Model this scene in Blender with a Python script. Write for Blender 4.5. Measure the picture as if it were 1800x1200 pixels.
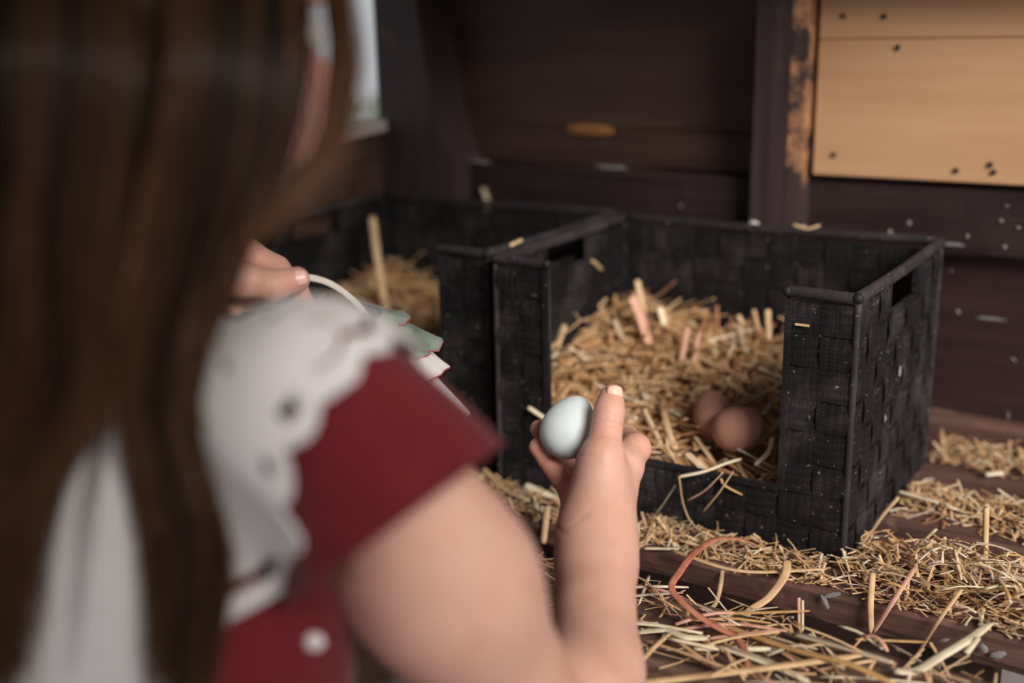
import bpy, bmesh, math, random
import numpy as np
from mathutils import Vector, Matrix
random.seed(7); rng = np.random.default_rng(11)
S = bpy.context.scene; COL = S.collection
for o in list(bpy.data.objects): bpy.data.objects.remove(o)

# ---------------------------------------------------------------- camera
FPX = 2000.0
def _rot(a, b, c):
    f = np.array([-np.sin(a)*np.cos(b), np.cos(a)*np.cos(b), -np.sin(b)])
    r = np.cross(f, [0, 0, 1]); r /= np.linalg.norm(r); d = np.cross(f, r)
    return np.array([np.cos(c)*r+np.sin(c)*d, -np.sin(c)*r+np.cos(c)*d, f])
RC = _rot(*np.radians([33.6, 15.45, 1.2]))
CAM = -(RC.T @ np.array([(1480-900)/FPX, (990-600)/FPX, 1.0]))*0.92
cam = bpy.data.cameras.new('camera'); camo = bpy.data.objects.new('camera', cam); COL.objects.link(camo)
m = Matrix.Identity(4)
for i in range(3):
    m[i][0] = RC[0][i]; m[i][1] = -RC[1][i]; m[i][2] = -RC[2][i]; m[i][3] = CAM[i]
camo.matrix_world = m
cam.sensor_width = 36; cam.lens = FPX/1800*36; cam.clip_start = .02
cam.dof.use_dof = True; cam.dof.focus_distance = .865; cam.dof.aperture_fstop = 2.1
S.camera = camo

# ---------------------------------------------------------------- world, sun, exposure
w = bpy.data.worlds.new('sky'); S.world = w; w.use_nodes = True
bg = w.node_tree.nodes['Background']; bg.inputs[0].default_value = (.95, .96, 1.0, 1); bg.inputs[1].default_value = .62
sun = bpy.data.lights.new('sun_offscreen', 'SUN'); sun.energy = 5.0; sun.angle = math.radians(26); sun.color = (1, .92, .82)
suno = bpy.data.objects.new('sun_offscreen', sun); COL.objects.link(suno)
suno.rotation_euler = Vector((-1.0, .55, -.66)).to_track_quat('-Z', 'Y').to_euler()
S.view_settings.view_transform = 'Standard'; S.view_settings.look = 'None'
S.view_settings.gamma = 1; S.view_settings.use_curve_mapping = False; S.view_settings.exposure = 0.0

# ---------------------------------------------------------------- measuring helpers (calibrated photo -> place)
def ray(px, py): return RC.T @ np.array([(px-900)/FPX, (py-600)/FPX, 1.0])
def at(px, py, d): return CAM + ray(px, py)*d
def on(px, py, ax, val):
    r = ray(px, py); return CAM + r*((val-CAM[ax])/r[ax])
RH = RC[0].copy(); RH[2] = 0; RH /= np.linalg.norm(RH)
FH = RC[2].copy(); FH[2] = 0; FH /= np.linalg.norm(FH)
UP = np.array([0, 0, 1.0])
def nrm(v): v = np.asarray(v, float); return v/np.linalg.norm(v)

# ---------------------------------------------------------------- materials
def mat(name, rough=.7, spec=.3):
    m = bpy.data.materials.new(name); m.use_nodes = True; nt = m.node_tree; b = nt.nodes['Principled BSDF']
    b.inputs['Roughness'].default_value = rough; b.inputs['Specular IOR Level'].default_value = spec
    return m, nt, b
def N(nt, t, **k):
    n = nt.nodes.new(t)
    for a, v in k.items():
        if a in n.inputs: n.inputs[a].default_value = v
        else: setattr(n, a, v)
    return n
def ramp(nt, src, stops):
    r = nt.nodes.new('ShaderNodeValToRGB'); e = r.color_ramp.elements
    while len(e) < len(stops): e.new(.5)
    for x, (p, c) in zip(e, stops): x.position = p; x.color = (*c, 1)
    nt.links.new(src, r.inputs[0]); return r.outputs[0]
def mixc(nt, fac, a, b, mode='MIX'):
    n = nt.nodes.new('ShaderNodeMix'); n.data_type = 'RGBA'; n.blend_type = mode
    for s, v in ((0, fac), (6, a), (7, b)):
        if isinstance(v, (int, float)): n.inputs[s].default_value = v
        elif isinstance(v, tuple): n.inputs[s].default_value = (*v, 1)
        else: nt.links.new(v, n.inputs[s])
    return n.outputs[2]
def coords(nt, kind='Object', scale=(1, 1, 1)):
    tc = nt.nodes.new('ShaderNodeTexCoord'); mp = nt.nodes.new('ShaderNodeMapping'); mp.inputs['Scale'].default_value = scale
    nt.links.new(tc.outputs[kind], mp.inputs[0]); return mp.outputs[0]
def noise(nt, vec, scale, detail=4, rough=.55):
    n = N(nt, 'ShaderNodeTexNoise'); n.inputs['Scale'].default_value = scale; n.inputs['Detail'].default_value = detail
    n.inputs['Roughness'].default_value = rough; nt.links.new(vec, n.inputs['Vector']); return n.outputs['Fac']
def bump(nt, b, h, strength=.3, dist=.002):
    n = N(nt, 'ShaderNodeBump'); n.inputs['Strength'].default_value = strength; n.inputs['Distance'].default_value = dist
    nt.links.new(h, n.inputs['Height']); nt.links.new(n.outputs[0], b.inputs['Normal'])
def link(nt, o, b, name='Base Color'): nt.links.new(o, b.inputs[name])

def wood(name, dark, mid, stain=(.55, .55, .58), amount=.62, rough=.6, axis=0, grain=1.0, worn=None, spec=.3, wt=.58):
    m, nt, b = mat(name, rough, spec)
    sc = [60, 60, 60]; sc[axis] = 4
    g = noise(nt, coords(nt, 'Object', tuple(s*grain for s in sc)), 1.6, 6, .6)
    c = ramp(nt, g, [(.3, dark), (.7, mid)])
    o = coords(nt)
    if worn:
        wn = noise(nt, o, 14, 5, .7); c = mixc(nt, ramp(nt, wn, [(wt, (0, 0, 0)), (wt+.12, (1, 1, 1))]), c, worn)
    st = noise(nt, o, 38, 6, .75); c = mixc(nt, ramp(nt, st, [(amount, (0, 0, 0)), (amount+.1, (.8, .8, .8))]), c, stain)
    link(nt, c, b); bump(nt, b, g, .35, .0015); return m

M = {}
M['wall'] = wood('dark stained panel', (.042, .021, .017), (.088, .048, .038), (.15, .10, .09), .70, .55, 0, .6)
M['rail'] = wood('dark stained rail', (.020, .012, .012), (.042, .026, .026), (.36, .33, .34), .68, .5, 0)
M['panel'] = wood('oxblood stained panel', (.026, .011, .0125), (.048, .021, .023), (.30, .27, .28), .70, .55, 0, .6)
M['post'] = wood('dark stained post', (.034, .021, .023), (.068, .043, .046), (.16, .12, .12), .68, .55, 2, 1, (.10, .055, .035))
M['post_edge'] = wood('worn post edge', (.028, .017, .017), (.06, .036, .034), (.10, .06, .05), .62, .6, 2, .8, (.40, .20, .10), wt=.47)
M['ply'] = wood('pale birch plywood', (.50, .285, .155), (.62, .385, .225), (.34, .19, .11), .74, .6, 0, .25)
M['ply_shaded'] = wood('shaded plywood', (.13, .062, .026), (.20, .105, .047), (.07, .035, .02), .66, .6, 0, .25)  # unused plywood tone with cast shade put into its colour
M['slat'] = wood('red brown slat', (.055, .028, .022), (.16, .085, .066), (.50, .49, .50), .64, .65, 0, 1.2, (.24, .14, .10))
M['slat_grey'] = wood('weathered slat', (.045, .026, .020), (.20, .125, .092), (.40, .36, .34), .70, .75, 0, 1.4)
M['joist'] = wood('raw joist', (.05, .028, .02), (.12, .07, .05), (.3, .28, .27), .7, .7, 2)
M['sill'] = wood('pale sill', (.42, .36, .33), (.58, .52, .49), (.2, .17, .16), .72, .6, 1)
def concrete(name='concrete', a=(.20, .175, .175), z=(.33, .295, .295)):
    m, nt, b = mat(name, .85, .2); o = coords(nt)
    c = ramp(nt, noise(nt, o, 9, 6), [(.3, a), (.7, z)]); link(nt, c, b)
    bump(nt, b, noise(nt, o, 90, 3), .2, .002); return m
M['floor'] = concrete(); M['plinth'] = concrete('pale concrete plinth', (.34, .30, .30), (.48, .43, .43))
def plain(name, col, rough=.6, spec=.4, var=.12, scale=20, metal=0):
    m, nt, b = mat(name, rough, spec)
    n = noise(nt, coords(nt), scale, 4)
    link(nt, ramp(nt, n, [(.3, tuple(c*(1-var) for c in col)), (.7, tuple(min(1, c*(1+var)) for c in col))]), b)
    b.inputs['Metallic'].default_value = metal; return m
M['screw'] = plain('dark screw', (.03, .026, .024), .4, .5)
M['gravel'] = plain('pale yard', (.50, .53, .55), .9, .1, .25, 3)
M['leaf'] = plain('foliage', (.10, .125, .09), .8, .2, .5, 8)
M['trunk'] = plain('bark', (.10, .08, .06), .9, .1)
M['wire'] = plain('galvanised wire', (.45, .47, .5), .4, .5, .1, 20, .8)
M['dropping'] = plain('dried dropping', (.27, .25, .26), .9, .1, .15, 60)

def strap_mat(name, base, dust, ribs=900):
    m, nt, b = mat(name, .6, .22)
    uv = coords(nt, 'UV', (1, 1, 1))
    wv = N(nt, 'ShaderNodeTexWave'); wv.bands_direction = 'X'; wv.inputs['Scale'].default_value = 95; wv.inputs['Distortion'].default_value = 2.5
    wv.inputs['Detail'].default_value = 1; wv.inputs['Detail Scale'].default_value = 60
    nt.links.new(uv, wv.inputs['Vector'])
    wv2 = N(nt, 'ShaderNodeTexWave'); wv2.bands_direction = 'Y'; wv2.inputs['Scale'].default_value = 45
    nt.links.new(uv, wv2.inputs['Vector'])
    mul = N(nt, 'ShaderNodeMath', operation='MULTIPLY'); nt.links.new(wv.outputs['Fac'], mul.inputs[0]); nt.links.new(wv2.outputs['Fac'], mul.inputs[1])
    o = coords(nt)
    d = ramp(nt, noise(nt, o, 16, 6, .7), [(.48, (0, 0, 0)), (.85, (.75, .75, .75))])
    c = mixc(nt, d, base, dust)
    fl = ramp(nt, noise(nt, o, 260, 2, .5), [(.70, (0, 0, 0)), (.76, (1, 1, 1))])
    c = mixc(nt, fl, c, (.30, .27, .25))
    link(nt, c, b); bump(nt, b, mul.outputs[0], .8, .0012); return m
M['strap'] = strap_mat('woven black strap', (.0095, .008, .0105), (.115, .10, .102))
M['cord'] = strap_mat('wrapped black cord', (.026, .022, .026), (.10, .088, .092))
M['blackwire'] = plain('black frame wire', (.012, .012, .013), .6, .3)

def straw_mat(name='straw'):
    m, nt, b = mat(name, .5, .35)
    a = N(nt, 'ShaderNodeAttribute', attribute_name='tone')
    c = ramp(nt, a.outputs['Fac'], [(0, (.16, .065, .035)), (.12, (.36, .17, .09)), (.3, (.46, .25, .115)), (.6, (.62, .41, .22)), (.85, (.74, .57, .38)), (1, (.84, .75, .62))])
    n = noise(nt, coords(nt), 160, 3); c = mixc(nt, .5, c, ramp(nt, n, [(.3, (.62, .6, .58)), (.7, (1.1, 1.1, 1.1))]), 'MULTIPLY')
    link(nt, c, b); return m
M['straw'] = straw_mat()
def blade_mat(name, a, c2):
    m, nt, b = mat(name, .55, .3); n = noise(nt, coords(nt), 70, 4)
    link(nt, ramp(nt, n, [(.3, a), (.7, c2)]), b); return m
M['s_pale'] = blade_mat('pale straw', (.60, .50, .34), (.80, .71, .55))
M['s_tan'] = blade_mat('tan straw', (.50, .32, .17), (.68, .49, .29))
M['s_gold'] = blade_mat('golden straw', (.42, .235, .09), (.58, .37, .16))
M['s_grey'] = blade_mat('grey straw', (.34, .26, .18), (.50, .41, .30))
M['s_rust'] = blade_mat('rust blade', (.30, .085, .05), (.56, .25, .16))
M['s_pink'] = blade_mat('pinkish straw', (.52, .26, .19), (.68, .42, .32))
def egg_mat(name, a, c2, rough):
    m, nt, b = mat(name, rough+.2, .25); o = coords(nt)
    link(nt, ramp(nt, noise(nt, o, 30, 3), [(.3, a), (.7, c2)]), b)
    b.inputs['Subsurface Weight'].default_value = .06; b.inputs['Subsurface Radius'].default_value = (.004, .003, .002)
    bump(nt, b, noise(nt, o, 900, 2), .05, .0004); return m
M['egg_blue'] = egg_mat('pale blue shell', (.57, .655, .70), (.62, .70, .74), .38)
M['egg_brown'] = egg_mat('brown shell', (.42, .215, .155), (.50, .27, .20), .45)
def skin():
    m, nt, b = mat('skin', .5, .35); o = coords(nt)
    c = ramp(nt, noise(nt, o, 42, 5, .6), [(.3, (.58, .315, .24)), (.5, (.615, .355, .28)), (.7, (.635, .385, .31))])
    bl = N(nt, 'ShaderNodeAttribute', attribute_name='blush'); c = mixc(nt, bl.outputs['Fac'], c, (.66, .245, .18))
    link(nt, c, b); b.inputs['Subsurface Weight'].default_value = .18
    b.inputs['Subsurface Radius'].default_value = (.008, .003, .0015); b.inputs['Subsurface Scale'].default_value = .6
    bump(nt, b, noise(nt, o, 420, 4, .7), .16, .0008); return m
M['skin'] = skin()
M['nail'] = plain('nail', (.78, .50, .42), .3, .45, .05)
def cloth(name, col, weave=900, var=.12, rough=.85):
    m, nt, b = mat(name, rough, .15); o = coords(nt)
    n = noise(nt, o, 40, 5); c = ramp(nt, n, [(.3, tuple(x*(1-var) for x in col)), (.7, tuple(min(1, x*(1+var)) for x in col))])
    link(nt, c, b); bump(nt, b, noise(nt, o, weave, 2), .25, .0006); b.inputs['Sheen Weight'].default_value = .15; return m
M['red'] = cloth('dark red cotton', (.115, .008, .011))
M['white'] = cloth('white eyelet cotton', (.60, .575, .59), var=.05)
M['green'] = cloth('printed green cotton', (.15, .185, .16), var=.55)
M['trim'] = cloth('red trim', (.34, .03, .035))
M['splint'] = plain('white splint', (.62, .57, .52), .5, .3)
M['wicker'] = plain('wicker', (.45, .33, .2), .7, .2)
def hairm():
    m, nt, b = mat('brown hair', .5, .22)
    a = N(nt, 'ShaderNodeAttribute', attribute_name='tone')
    c = ramp(nt, a.outputs['Fac'], [(0, (.008, .0035, .002)), (.35, (.032, .0125, .0055)), (.65, (.10, .042, .016)), (1, (.30, .16, .08))])
    link(nt, c, b); b.inputs['Coat Weight'].default_value = .1; return m
M['hair'] = hairm()
M['eye'] = plain('eye white', (.75, .73, .7), .2, .5, .03); M['iris'] = plain('iris', (.05, .03, .02), .2, .5)

# ---------------------------------------------------------------- mesh helpers
def obj(name, me, m, parent=None, smooth=False):
    if isinstance(me, bmesh.types.BMesh):
        d = bpy.data.meshes.new(name); me.normal_update(); me.to_mesh(d); me.free(); me = d
    o = bpy.data.objects.new(name, me); COL.objects.link(o)
    if m is not None and not len(me.materials): me.materials.append(m)
    if smooth: me.polygons.foreach_set('use_smooth', [True]*len(me.polygons))
    if parent is not None: o.parent = parent
    return o
def tag(o, label=None, cat=None, group=None, kind=None):
    for k, v in (('label', label), ('category', cat), ('group', group), ('kind', kind)):
        if v: o[k] = v
    return o
def thing(name, label, cat, loc=(0, 0, 0), group=None):
    o = bpy.data.objects.new(name, None); COL.objects.link(o); o.location = loc; o.empty_display_size = .02
    return tag(o, label, cat, group)
def child(o, parent):                       # keep world placement of mesh data while parenting
    o.parent = parent; o.matrix_parent_inverse = Matrix.Translation(-Vector(parent.location)); return o
def box(lo, hi, bev=.0, seg=1):
    bm = bmesh.new(); bmesh.ops.create_cube(bm, size=1)
    lo = Vector(lo); hi = Vector(hi)
    for v in bm.verts: v.co = Vector([lo[i]+(v.co[i]+.5)*(hi[i]-lo[i]) for i in range(3)])
    if bev: bmesh.ops.bevel(bm, geom=bm.edges[:], offset=bev, segments=seg, affect='EDGES')
    return bm
def worn_board(lo, hi, nx=40, wob=.0018, bev=.003, seed=0):
    """a sawn board along x with slightly uneven edges"""
    r = np.random.default_rng(seed); y0, y1, z0, z1 = lo[1], hi[1], lo[2], hi[2]
    prof = [(y0, z0+bev), (y0+bev, z0), (y1-bev, z0), (y1, z0+bev), (y1, z1-bev), (y1-bev, z1), (y0+bev, z1), (y0, z1-bev)]
    V = []; F = []; n = len(prof); off = np.cumsum(r.normal(0, wob*.4, (nx+1, n)), 0); off -= off.mean(0); off = np.clip(off, -wob, wob)
    for i in range(nx+1):
        x = lo[0]+(hi[0]-lo[0])*i/nx
        for k, (y, z) in enumerate(prof): V.append((x, y+off[i, k]*.9, z+(off[i, k]*.5 if k > 3 else off[i, k])))
    for i in range(nx):
        for k in range(n): F.append((i*n+k, i*n+(k+1) % n, (i+1)*n+(k+1) % n, (i+1)*n+k))
    F.append(tuple(range(n))); F.append(tuple(reversed(range(nx*n, nx*n+n))))
    me = bpy.data.meshes.new('board'); me.from_pydata(V, [], F); return me
def fix(bm): bmesh.ops.recalc_face_normals(bm, faces=bm.faces[:]); return bm
def prism(quad, d):
    """quad of 4 world points extruded by vector d"""
    bm = bmesh.new(); a = [bm.verts.new(Vector(p)) for p in quad]; b = [bm.verts.new(Vector(p)+Vector(d)) for p in quad]
    bm.faces.new(a); bm.faces.new(b[::-1])
    for i in range(len(a)): bm.faces.new((a[i], b[i], b[(i+1) % len(a)], a[(i+1) % len(a)]))
    return fix(bm)
def spline(P, n):
    P = np.asarray(P, float)
    if len(P) == 2: t = np.linspace(0, 1, n)[:, None]; return P[0]*(1-t)+P[1]*t
    Q = np.vstack([2*P[0]-P[1], P, 2*P[-1]-P[-2]]); out = []
    for t in np.linspace(0, len(P)-1-1e-9, n):
        i = int(t); u = t-i; a, b, c, d = Q[i:i+4]
        out.append(.5*((2*b)+(-a+c)*u+(2*a-5*b+4*c-d)*u*u+(-a+3*b-3*c+d)*u**3))
    return np.array(out)
def frames(P):
    T = np.gradient(P, axis=0); T /= np.linalg.norm(T, axis=1)[:, None]+1e-12
    u = np.cross(T[0], UP); u = u if np.linalg.norm(u) > .05 else np.cross(T[0], [1, 0, 0.]); U = [nrm(u)]
    for i in range(1, len(P)):
        v = U[-1]-T[i]*(U[-1] @ T[i]); U.append(nrm(v))
    U = np.array(U); return T, U, np.cross(T, U)
def sweep(P, ru, rv, k=6, twist=0., close=True):
    """tube along P with elliptical section; ru, rv scalars or arrays. returns verts, faces"""
    P = np.asarray(P); n = len(P); T, U, V = frames(P); ru = np.broadcast_to(ru, n); rv = np.broadcast_to(rv, n)
    a = np.linspace(0, 2*np.pi, k, endpoint=False)[None, :]+np.linspace(0, twist, n)[:, None]
    W = P[:, None]+np.cos(a)[..., None]*U[:, None]*ru[:, None, None]+np.sin(a)[..., None]*V[:, None]*rv[:, None, None]
    F = [(i*k+j, i*k+(j+1) % k, (i+1)*k+(j+1) % k, (i+1)*k+j) for i in range(n-1) for j in range(k)]
    if close: F += [tuple(range(k))[::-1], tuple(range((n-1)*k, n*k))]
    return W.reshape(-1, 3), F
def pydata(name, V, F):
    me = bpy.data.meshes.new(name); me.from_pydata(np.asarray(V).tolist(), [], F); me.update(); return me
def tube(name, pts, r, m, parent=None, k=8, n=24, rv=None, twist=0., raw=False):
    P = np.asarray(pts) if raw else spline(pts, n)
    V, F = sweep(P, r, r if rv is None else rv, k, twist)
    o = obj(name, pydata(name, V, F), m, None, True)
    return child(o, parent) if parent is not None else o
class Batch:
    """many small strands gathered into one mesh with a tone attribute"""
    def __init__(s): s.V = []; s.F = []; s.T = []; s.n = 0
    def add(s, P, ru, rv, tone, k=3, twist=0.):
        V, F = sweep(P, ru, rv, k, twist, close=k > 3)
        s.V.append(V); s.F += [tuple(i+s.n for i in f) for f in F]; s.n += len(V)
        s.T.append(np.repeat(tone, k) if np.ndim(tone) else np.full(len(V), tone))
    def mesh(s, name):
        me = pydata(name, np.concatenate(s.V), s.F); a = me.attributes.new('tone', 'FLOAT', 'POINT'); a.data.foreach_set('value', np.concatenate(s.T).astype(np.float32)); return me

# ---------------------------------------------------------------- signed distance modelling (bodies, cloth)
class SDF:
    def __init__(s): s.p = []; s.creases = []
    def cone(s, a, b, ra, rb=None, k=.006): s.p.append((0, np.asarray(a, float), np.asarray(b, float), ra, ra if rb is None else rb, k)); return s
    def chain(s, pts, rs, k=.003, k0=None):
        for i in range(len(pts)-1): s.cone(pts[i], pts[i+1], rs[i], rs[i+1], k if (i or k0 is None) else k0)
        return s
    def ell(s, c, ax, r, k=.01): s.p.append((1, np.asarray(c, float), np.asarray(ax, float), np.asarray(r, float), 0, k)); return s
    def crease(s, c, ax, depth, width, reach): s.creases.append((np.asarray(c, float), nrm(ax), depth, width, reach)); return s
    def sub(s, lo, hi, pad):
        q = SDF(); q.creases = s.creases; q.p = []
        for t in s.p:
            if t[0] == 0: a = np.minimum(t[1], t[2])-max(t[3], t[4]); b = np.maximum(t[1], t[2])+max(t[3], t[4])
            else: a = t[1]-t[3].max(); b = t[1]+t[3].max()
            if np.all(a-pad <= hi) and np.all(b+pad >= lo): q.p.append(t)
        return q
    def __call__(s, X):
        d = None
        for t in s.p:
            if t[0] == 0:
                a, b, ra, rb = t[1:5]; ba = b-a; L = ba @ ba
                h = np.clip(((X-a) @ ba)/L, 0, 1); e = np.linalg.norm(X-a-h[..., None]*ba, axis=-1)-(ra+(rb-ra)*h)
            else:
                q = (X-t[1]) @ t[2].T; k0 = np.linalg.norm(q/t[3], axis=-1); k1 = np.linalg.norm(q/t[3]**2, axis=-1); e = k0*(k0-1)/(k1+1e-9)
            if d is None: d = e
            else:
                k = t[5]; h = np.clip(k-np.abs(d-e), 0, None)/k; d = np.minimum(d, e)-h*h*k*.25
        if d is None: return np.full(X.shape[:-1], 1.0)
        for c, ax, dep, wd, rc in s.creases:
            r2 = ((X-c)**2).sum(-1); msk = r2 < rc*rc
            if msk.any(): q = (X[msk]-c) @ ax; d[msk] += dep*np.exp(-(q/wd)**2)*np.clip(1-r2[msk]/rc**2, 0, 1)
        return d
    def grad(s, X, e=.0008):
        g = np.stack([s(X+np.eye(3)[i]*e)-s(X-np.eye(3)[i]*e) for i in range(3)], -1); return g/(np.linalg.norm(g, axis=-1, keepdims=True)+1e-12)
    def mesh(s, name, h):
        lo = np.min([np.minimum(t[1], t[2])-max(t[3], t[4]) if t[0] == 0 else t[1]-t[3].max() for t in s.p], 0)-.02
        hi = np.max([np.maximum(t[1], t[2])+max(t[3], t[4]) if t[0] == 0 else t[1]+t[3].max() for t in s.p], 0)+.02
        B = 8; H = B*h; nb = np.ceil((hi-lo)/H).astype(int)
        I = np.stack(np.meshgrid(*[np.arange(n) for n in nb], indexing='ij'), -1).reshape(-1, 3)
        keep = np.abs(s(lo+(I+.5)*H)) < H*1.15; I = I[keep]
        I = I[np.lexsort((I[:, 2]//4, I[:, 1]//4, I[:, 0]//4))]
        g = np.stack(np.meshgrid(*[np.arange(B+1)]*3, indexing='ij'), -1)
        cells = []; verts = []; edges = []
        NN = (nb*B+4).astype(np.int64); key = lambda c: (c[..., 0]*NN[1]+c[..., 1])*NN[2]+c[..., 2]
        for s0 in range(0, len(I), 48):
            b = I[s0:s0+48]; G = b[:, None, None, None]*B+g; X = lo+G*h
            q = s.sub(X.reshape(-1, 3).min(0), X.reshape(-1, 3).max(0), .02)
            if not q.p: continue
            D = q(X); ins = D < 0
            C8 = [(i, j, k) for i in (0, 1) for j in (0, 1) for k in (0, 1)]
            sl = lambda A, c: A[:, c[0]:c[0]+B, c[1]:c[1]+B, c[2]:c[2]+B]
            cnt = sum(sl(ins, c).astype(int) for c in C8); act = (cnt > 0) & (cnt < 8)
            if not act.any(): continue
            acc = np.zeros(act.shape+(3,)); na = np.zeros(act.shape)
            for c in C8:
                for ax in range(3):
                    if c[ax]: continue
                    e = list(c); e[ax] = 1; d0 = sl(D, c); d1 = sl(D, e); x = (d0 < 0) != (d1 < 0)
                    t = np.where(x, d0/np.where(x, d0-d1, 1), 0); p = np.zeros(act.shape+(3,)); p[...] = c; p[..., ax] = t
                    acc += p*x[..., None]; na += x
            gi = sl(G, (0, 0, 0))[act]; cells.append(key(gi+1)); verts.append(lo+(gi+(acc[act]/na[act][:, None]))*h)
            for ax in range(3):
                e = [0, 0, 0]; e[ax] = 1; a0 = sl(ins, (0, 0, 0)); a1 = sl(ins, e); x = a0 != a1
                edges.append(np.concatenate([sl(G, (0, 0, 0))[x], np.full((x.sum(), 1), ax), a0[x][:, None].astype(int)], 1))
        K = np.concatenate(cells); Vv = np.concatenate(verts); od = np.argsort(K); K = K[od]; Vv = Vv[od]; E = np.concatenate(edges)
        F = []
        for ax in range(3):
            q = E[E[:, 3] == ax]; u, v = [(1, 2), (2, 0), (0, 1)][ax]; idx = []; ok = np.ones(len(q), bool)
            for du, dv in ((0, 0), (-1, 0), (-1, -1), (0, -1)):
                c = q[:, :3].copy(); c[:, u] += du; c[:, v] += dv; kk = key(c+1); j = np.clip(np.searchsorted(K, kk), 0, len(K)-1); ok &= K[j] == kk; idx.append(j)
            f = np.stack(idx, 1); f = np.where(q[:, 4:5] == 1, f, f[:, ::-1]); F.append(f[ok])
        F = np.concatenate(F)
        me = bpy.data.meshes.new(name); me.vertices.add(len(Vv)); me.vertices.foreach_set('co', Vv.ravel().astype(np.float32))
        me.loops.add(F.size); me.loops.foreach_set('vertex_index', F.ravel().astype(np.int32))
        me.polygons.add(len(F)); me.polygons.foreach_set('loop_start', np.arange(0, F.size, 4, dtype=np.int32)); me.polygons.foreach_set('loop_total', np.full(len(F), 4, np.int32))
        me.update(calc_edges=True); me.validate(); return me

# ================================================================ SETTING
FLOOR = -.47
floor = tag(obj('floor', box((-3.2, -3.5, FLOOR-.05), (3, .5, FLOOR)), M['floor']), kind='structure')
tag(obj('unseen_ceiling', box((-1.0, -1.5, .80), (.40, .5, .83)), M['wall']), kind='structure')  # coop roof out of view, right edge shaped for where the sun falls
tag(obj('shade_wall', box((-1.0, -1.5, FLOOR), (-.10, -1.47, .80)), M['wall']), kind='structure')  # unseen wall added behind the camera to dim the girl's back
tag(obj('shade_beam', worn_board((-.70, .262, .474), (1.1, .355, .540), 30, .001, .004, 8), M['wall']), kind='structure')   # unseen beam added along the wall above the picture to shade the wall top
tag(obj('unseen_ceiling', box((.40, -1.5, .80), (1.6, -.98, .83)), M['wall']), kind='structure')   # unseen roof panel added over the doorway side to shade the girl's back
YB = .36                                   # back panel plane
XL = -.70                                  # left wall plane
wb = tag(obj('wall_back', box((-.74, YB, FLOOR), (1.1, YB+.02, .80)), M['wall']), kind='structure')
def wpart(name, me, m, label=None): o = obj(name, me, m, wb); tag(o, label); return o
# mid rail, left and right of the post; left one carries a ledge
wpart('rail', worn_board((-.66, .318, .165), (-.205, YB+.004, .262), 30, .0014, .004, 1), M['rail'])
wpart('rail', worn_board((-.155, .330, .195), (1.1, YB+.004, .264), 40, .0012, .003, 2), M['rail'])
wpart('panel_batten', worn_board((-.66, .345, .262), (-.205, YB+.004, .306), 30, .001, .003, 5), M['wall'])
wpart('recessed_panel', box((-.74, .350, -.05), (1.1, YB+.002, .17)), M['panel'])
wpart('recessed_panel', box((-.15, .3505, .16), (1.1, YB+.002, .20)), M['panel'])
wpart('bottom_rail', worn_board((-.70, .325, -.07), (1.1, YB+.004, .026), 40, .0016, .004, 3), M['slat'], 'worn red brown rail along the foot of the wall')
wpart('upper_panel', box((-.69, .352, .306), (-.205, YB+.004, .80), .002), M['wall'])
tag(obj('baseboard_back', box((.010, .338, FLOOR), (1.1, .362, -.072), .004), M['plinth']), kind='structure')
# post: front face plus rubbed edge
p = wpart('post', prism([(-.206, .300, .80), (-.1685, .300, .80), (-.1705, .300, -.02), (-.2085, .300, -.02)], (0, .062, 0)), M['post'])
e = obj('worn_edge', prism([(-.1685, .2995, .80), (-.1555, .302, .80), (-.1545, .302, -.02), (-.1705, .2995, -.02)], (0, .06, 0)), M['post_edge'], wb); e['label'] = 'rubbed edge of the post with bare wood showing'
# plywood sheets
ply = wpart('plywood_sheet', box((-.150, .322, .268), (.62, .332, .404), .0015), M['ply'], 'pale birch plywood sheet screwed to the wall')
ply2 = wpart('plywood_sheet', box((-.150, .322, .4045), (.62, .332, .80), .0015), M['ply'], 'plywood sheet above, in the shade of the beam')
def screw(px, py, par, y):
    c = on(px, py, 1, y); bm = bmesh.new(); bmesh.ops.create_cone(bm, cap_ends=True, segments=14, radius1=.0032, radius2=.0024, depth=.002, matrix=Matrix.Translation(Vector(c))@Matrix.Rotation(math.pi/2, 4, 'X'))
    obj('screw', bm, M['screw'], par)
for px, py in ((1465, 272), (1740, 290), (1746, 303), (1680, 300), (1577, 84)): screw(px, py, ply, .3215)
for px, py in ((1481, 28), (1553, 29)): screw(px, py, ply2, .3215)
# knot of bare wood on batten
kn = on(1040, 229, 1, .3435); bm = bmesh.new(); bmesh.ops.create_uvsphere(bm, u_segments=20, v_segments=10, radius=1)
for v in bm.verts: v.co = Vector((kn[0]+v.co.x*.034*(1+.1*math.sin(5*v.co.x)), kn[1]+v.co.y*.003, kn[2]+v.co.z*.0075))
o = obj('bare_knot', bm, plain('bare orange wood', (.30, .135, .04), .6, .3), wb, True); o['label'] = 'bare orange knot in the dark batten'
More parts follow.
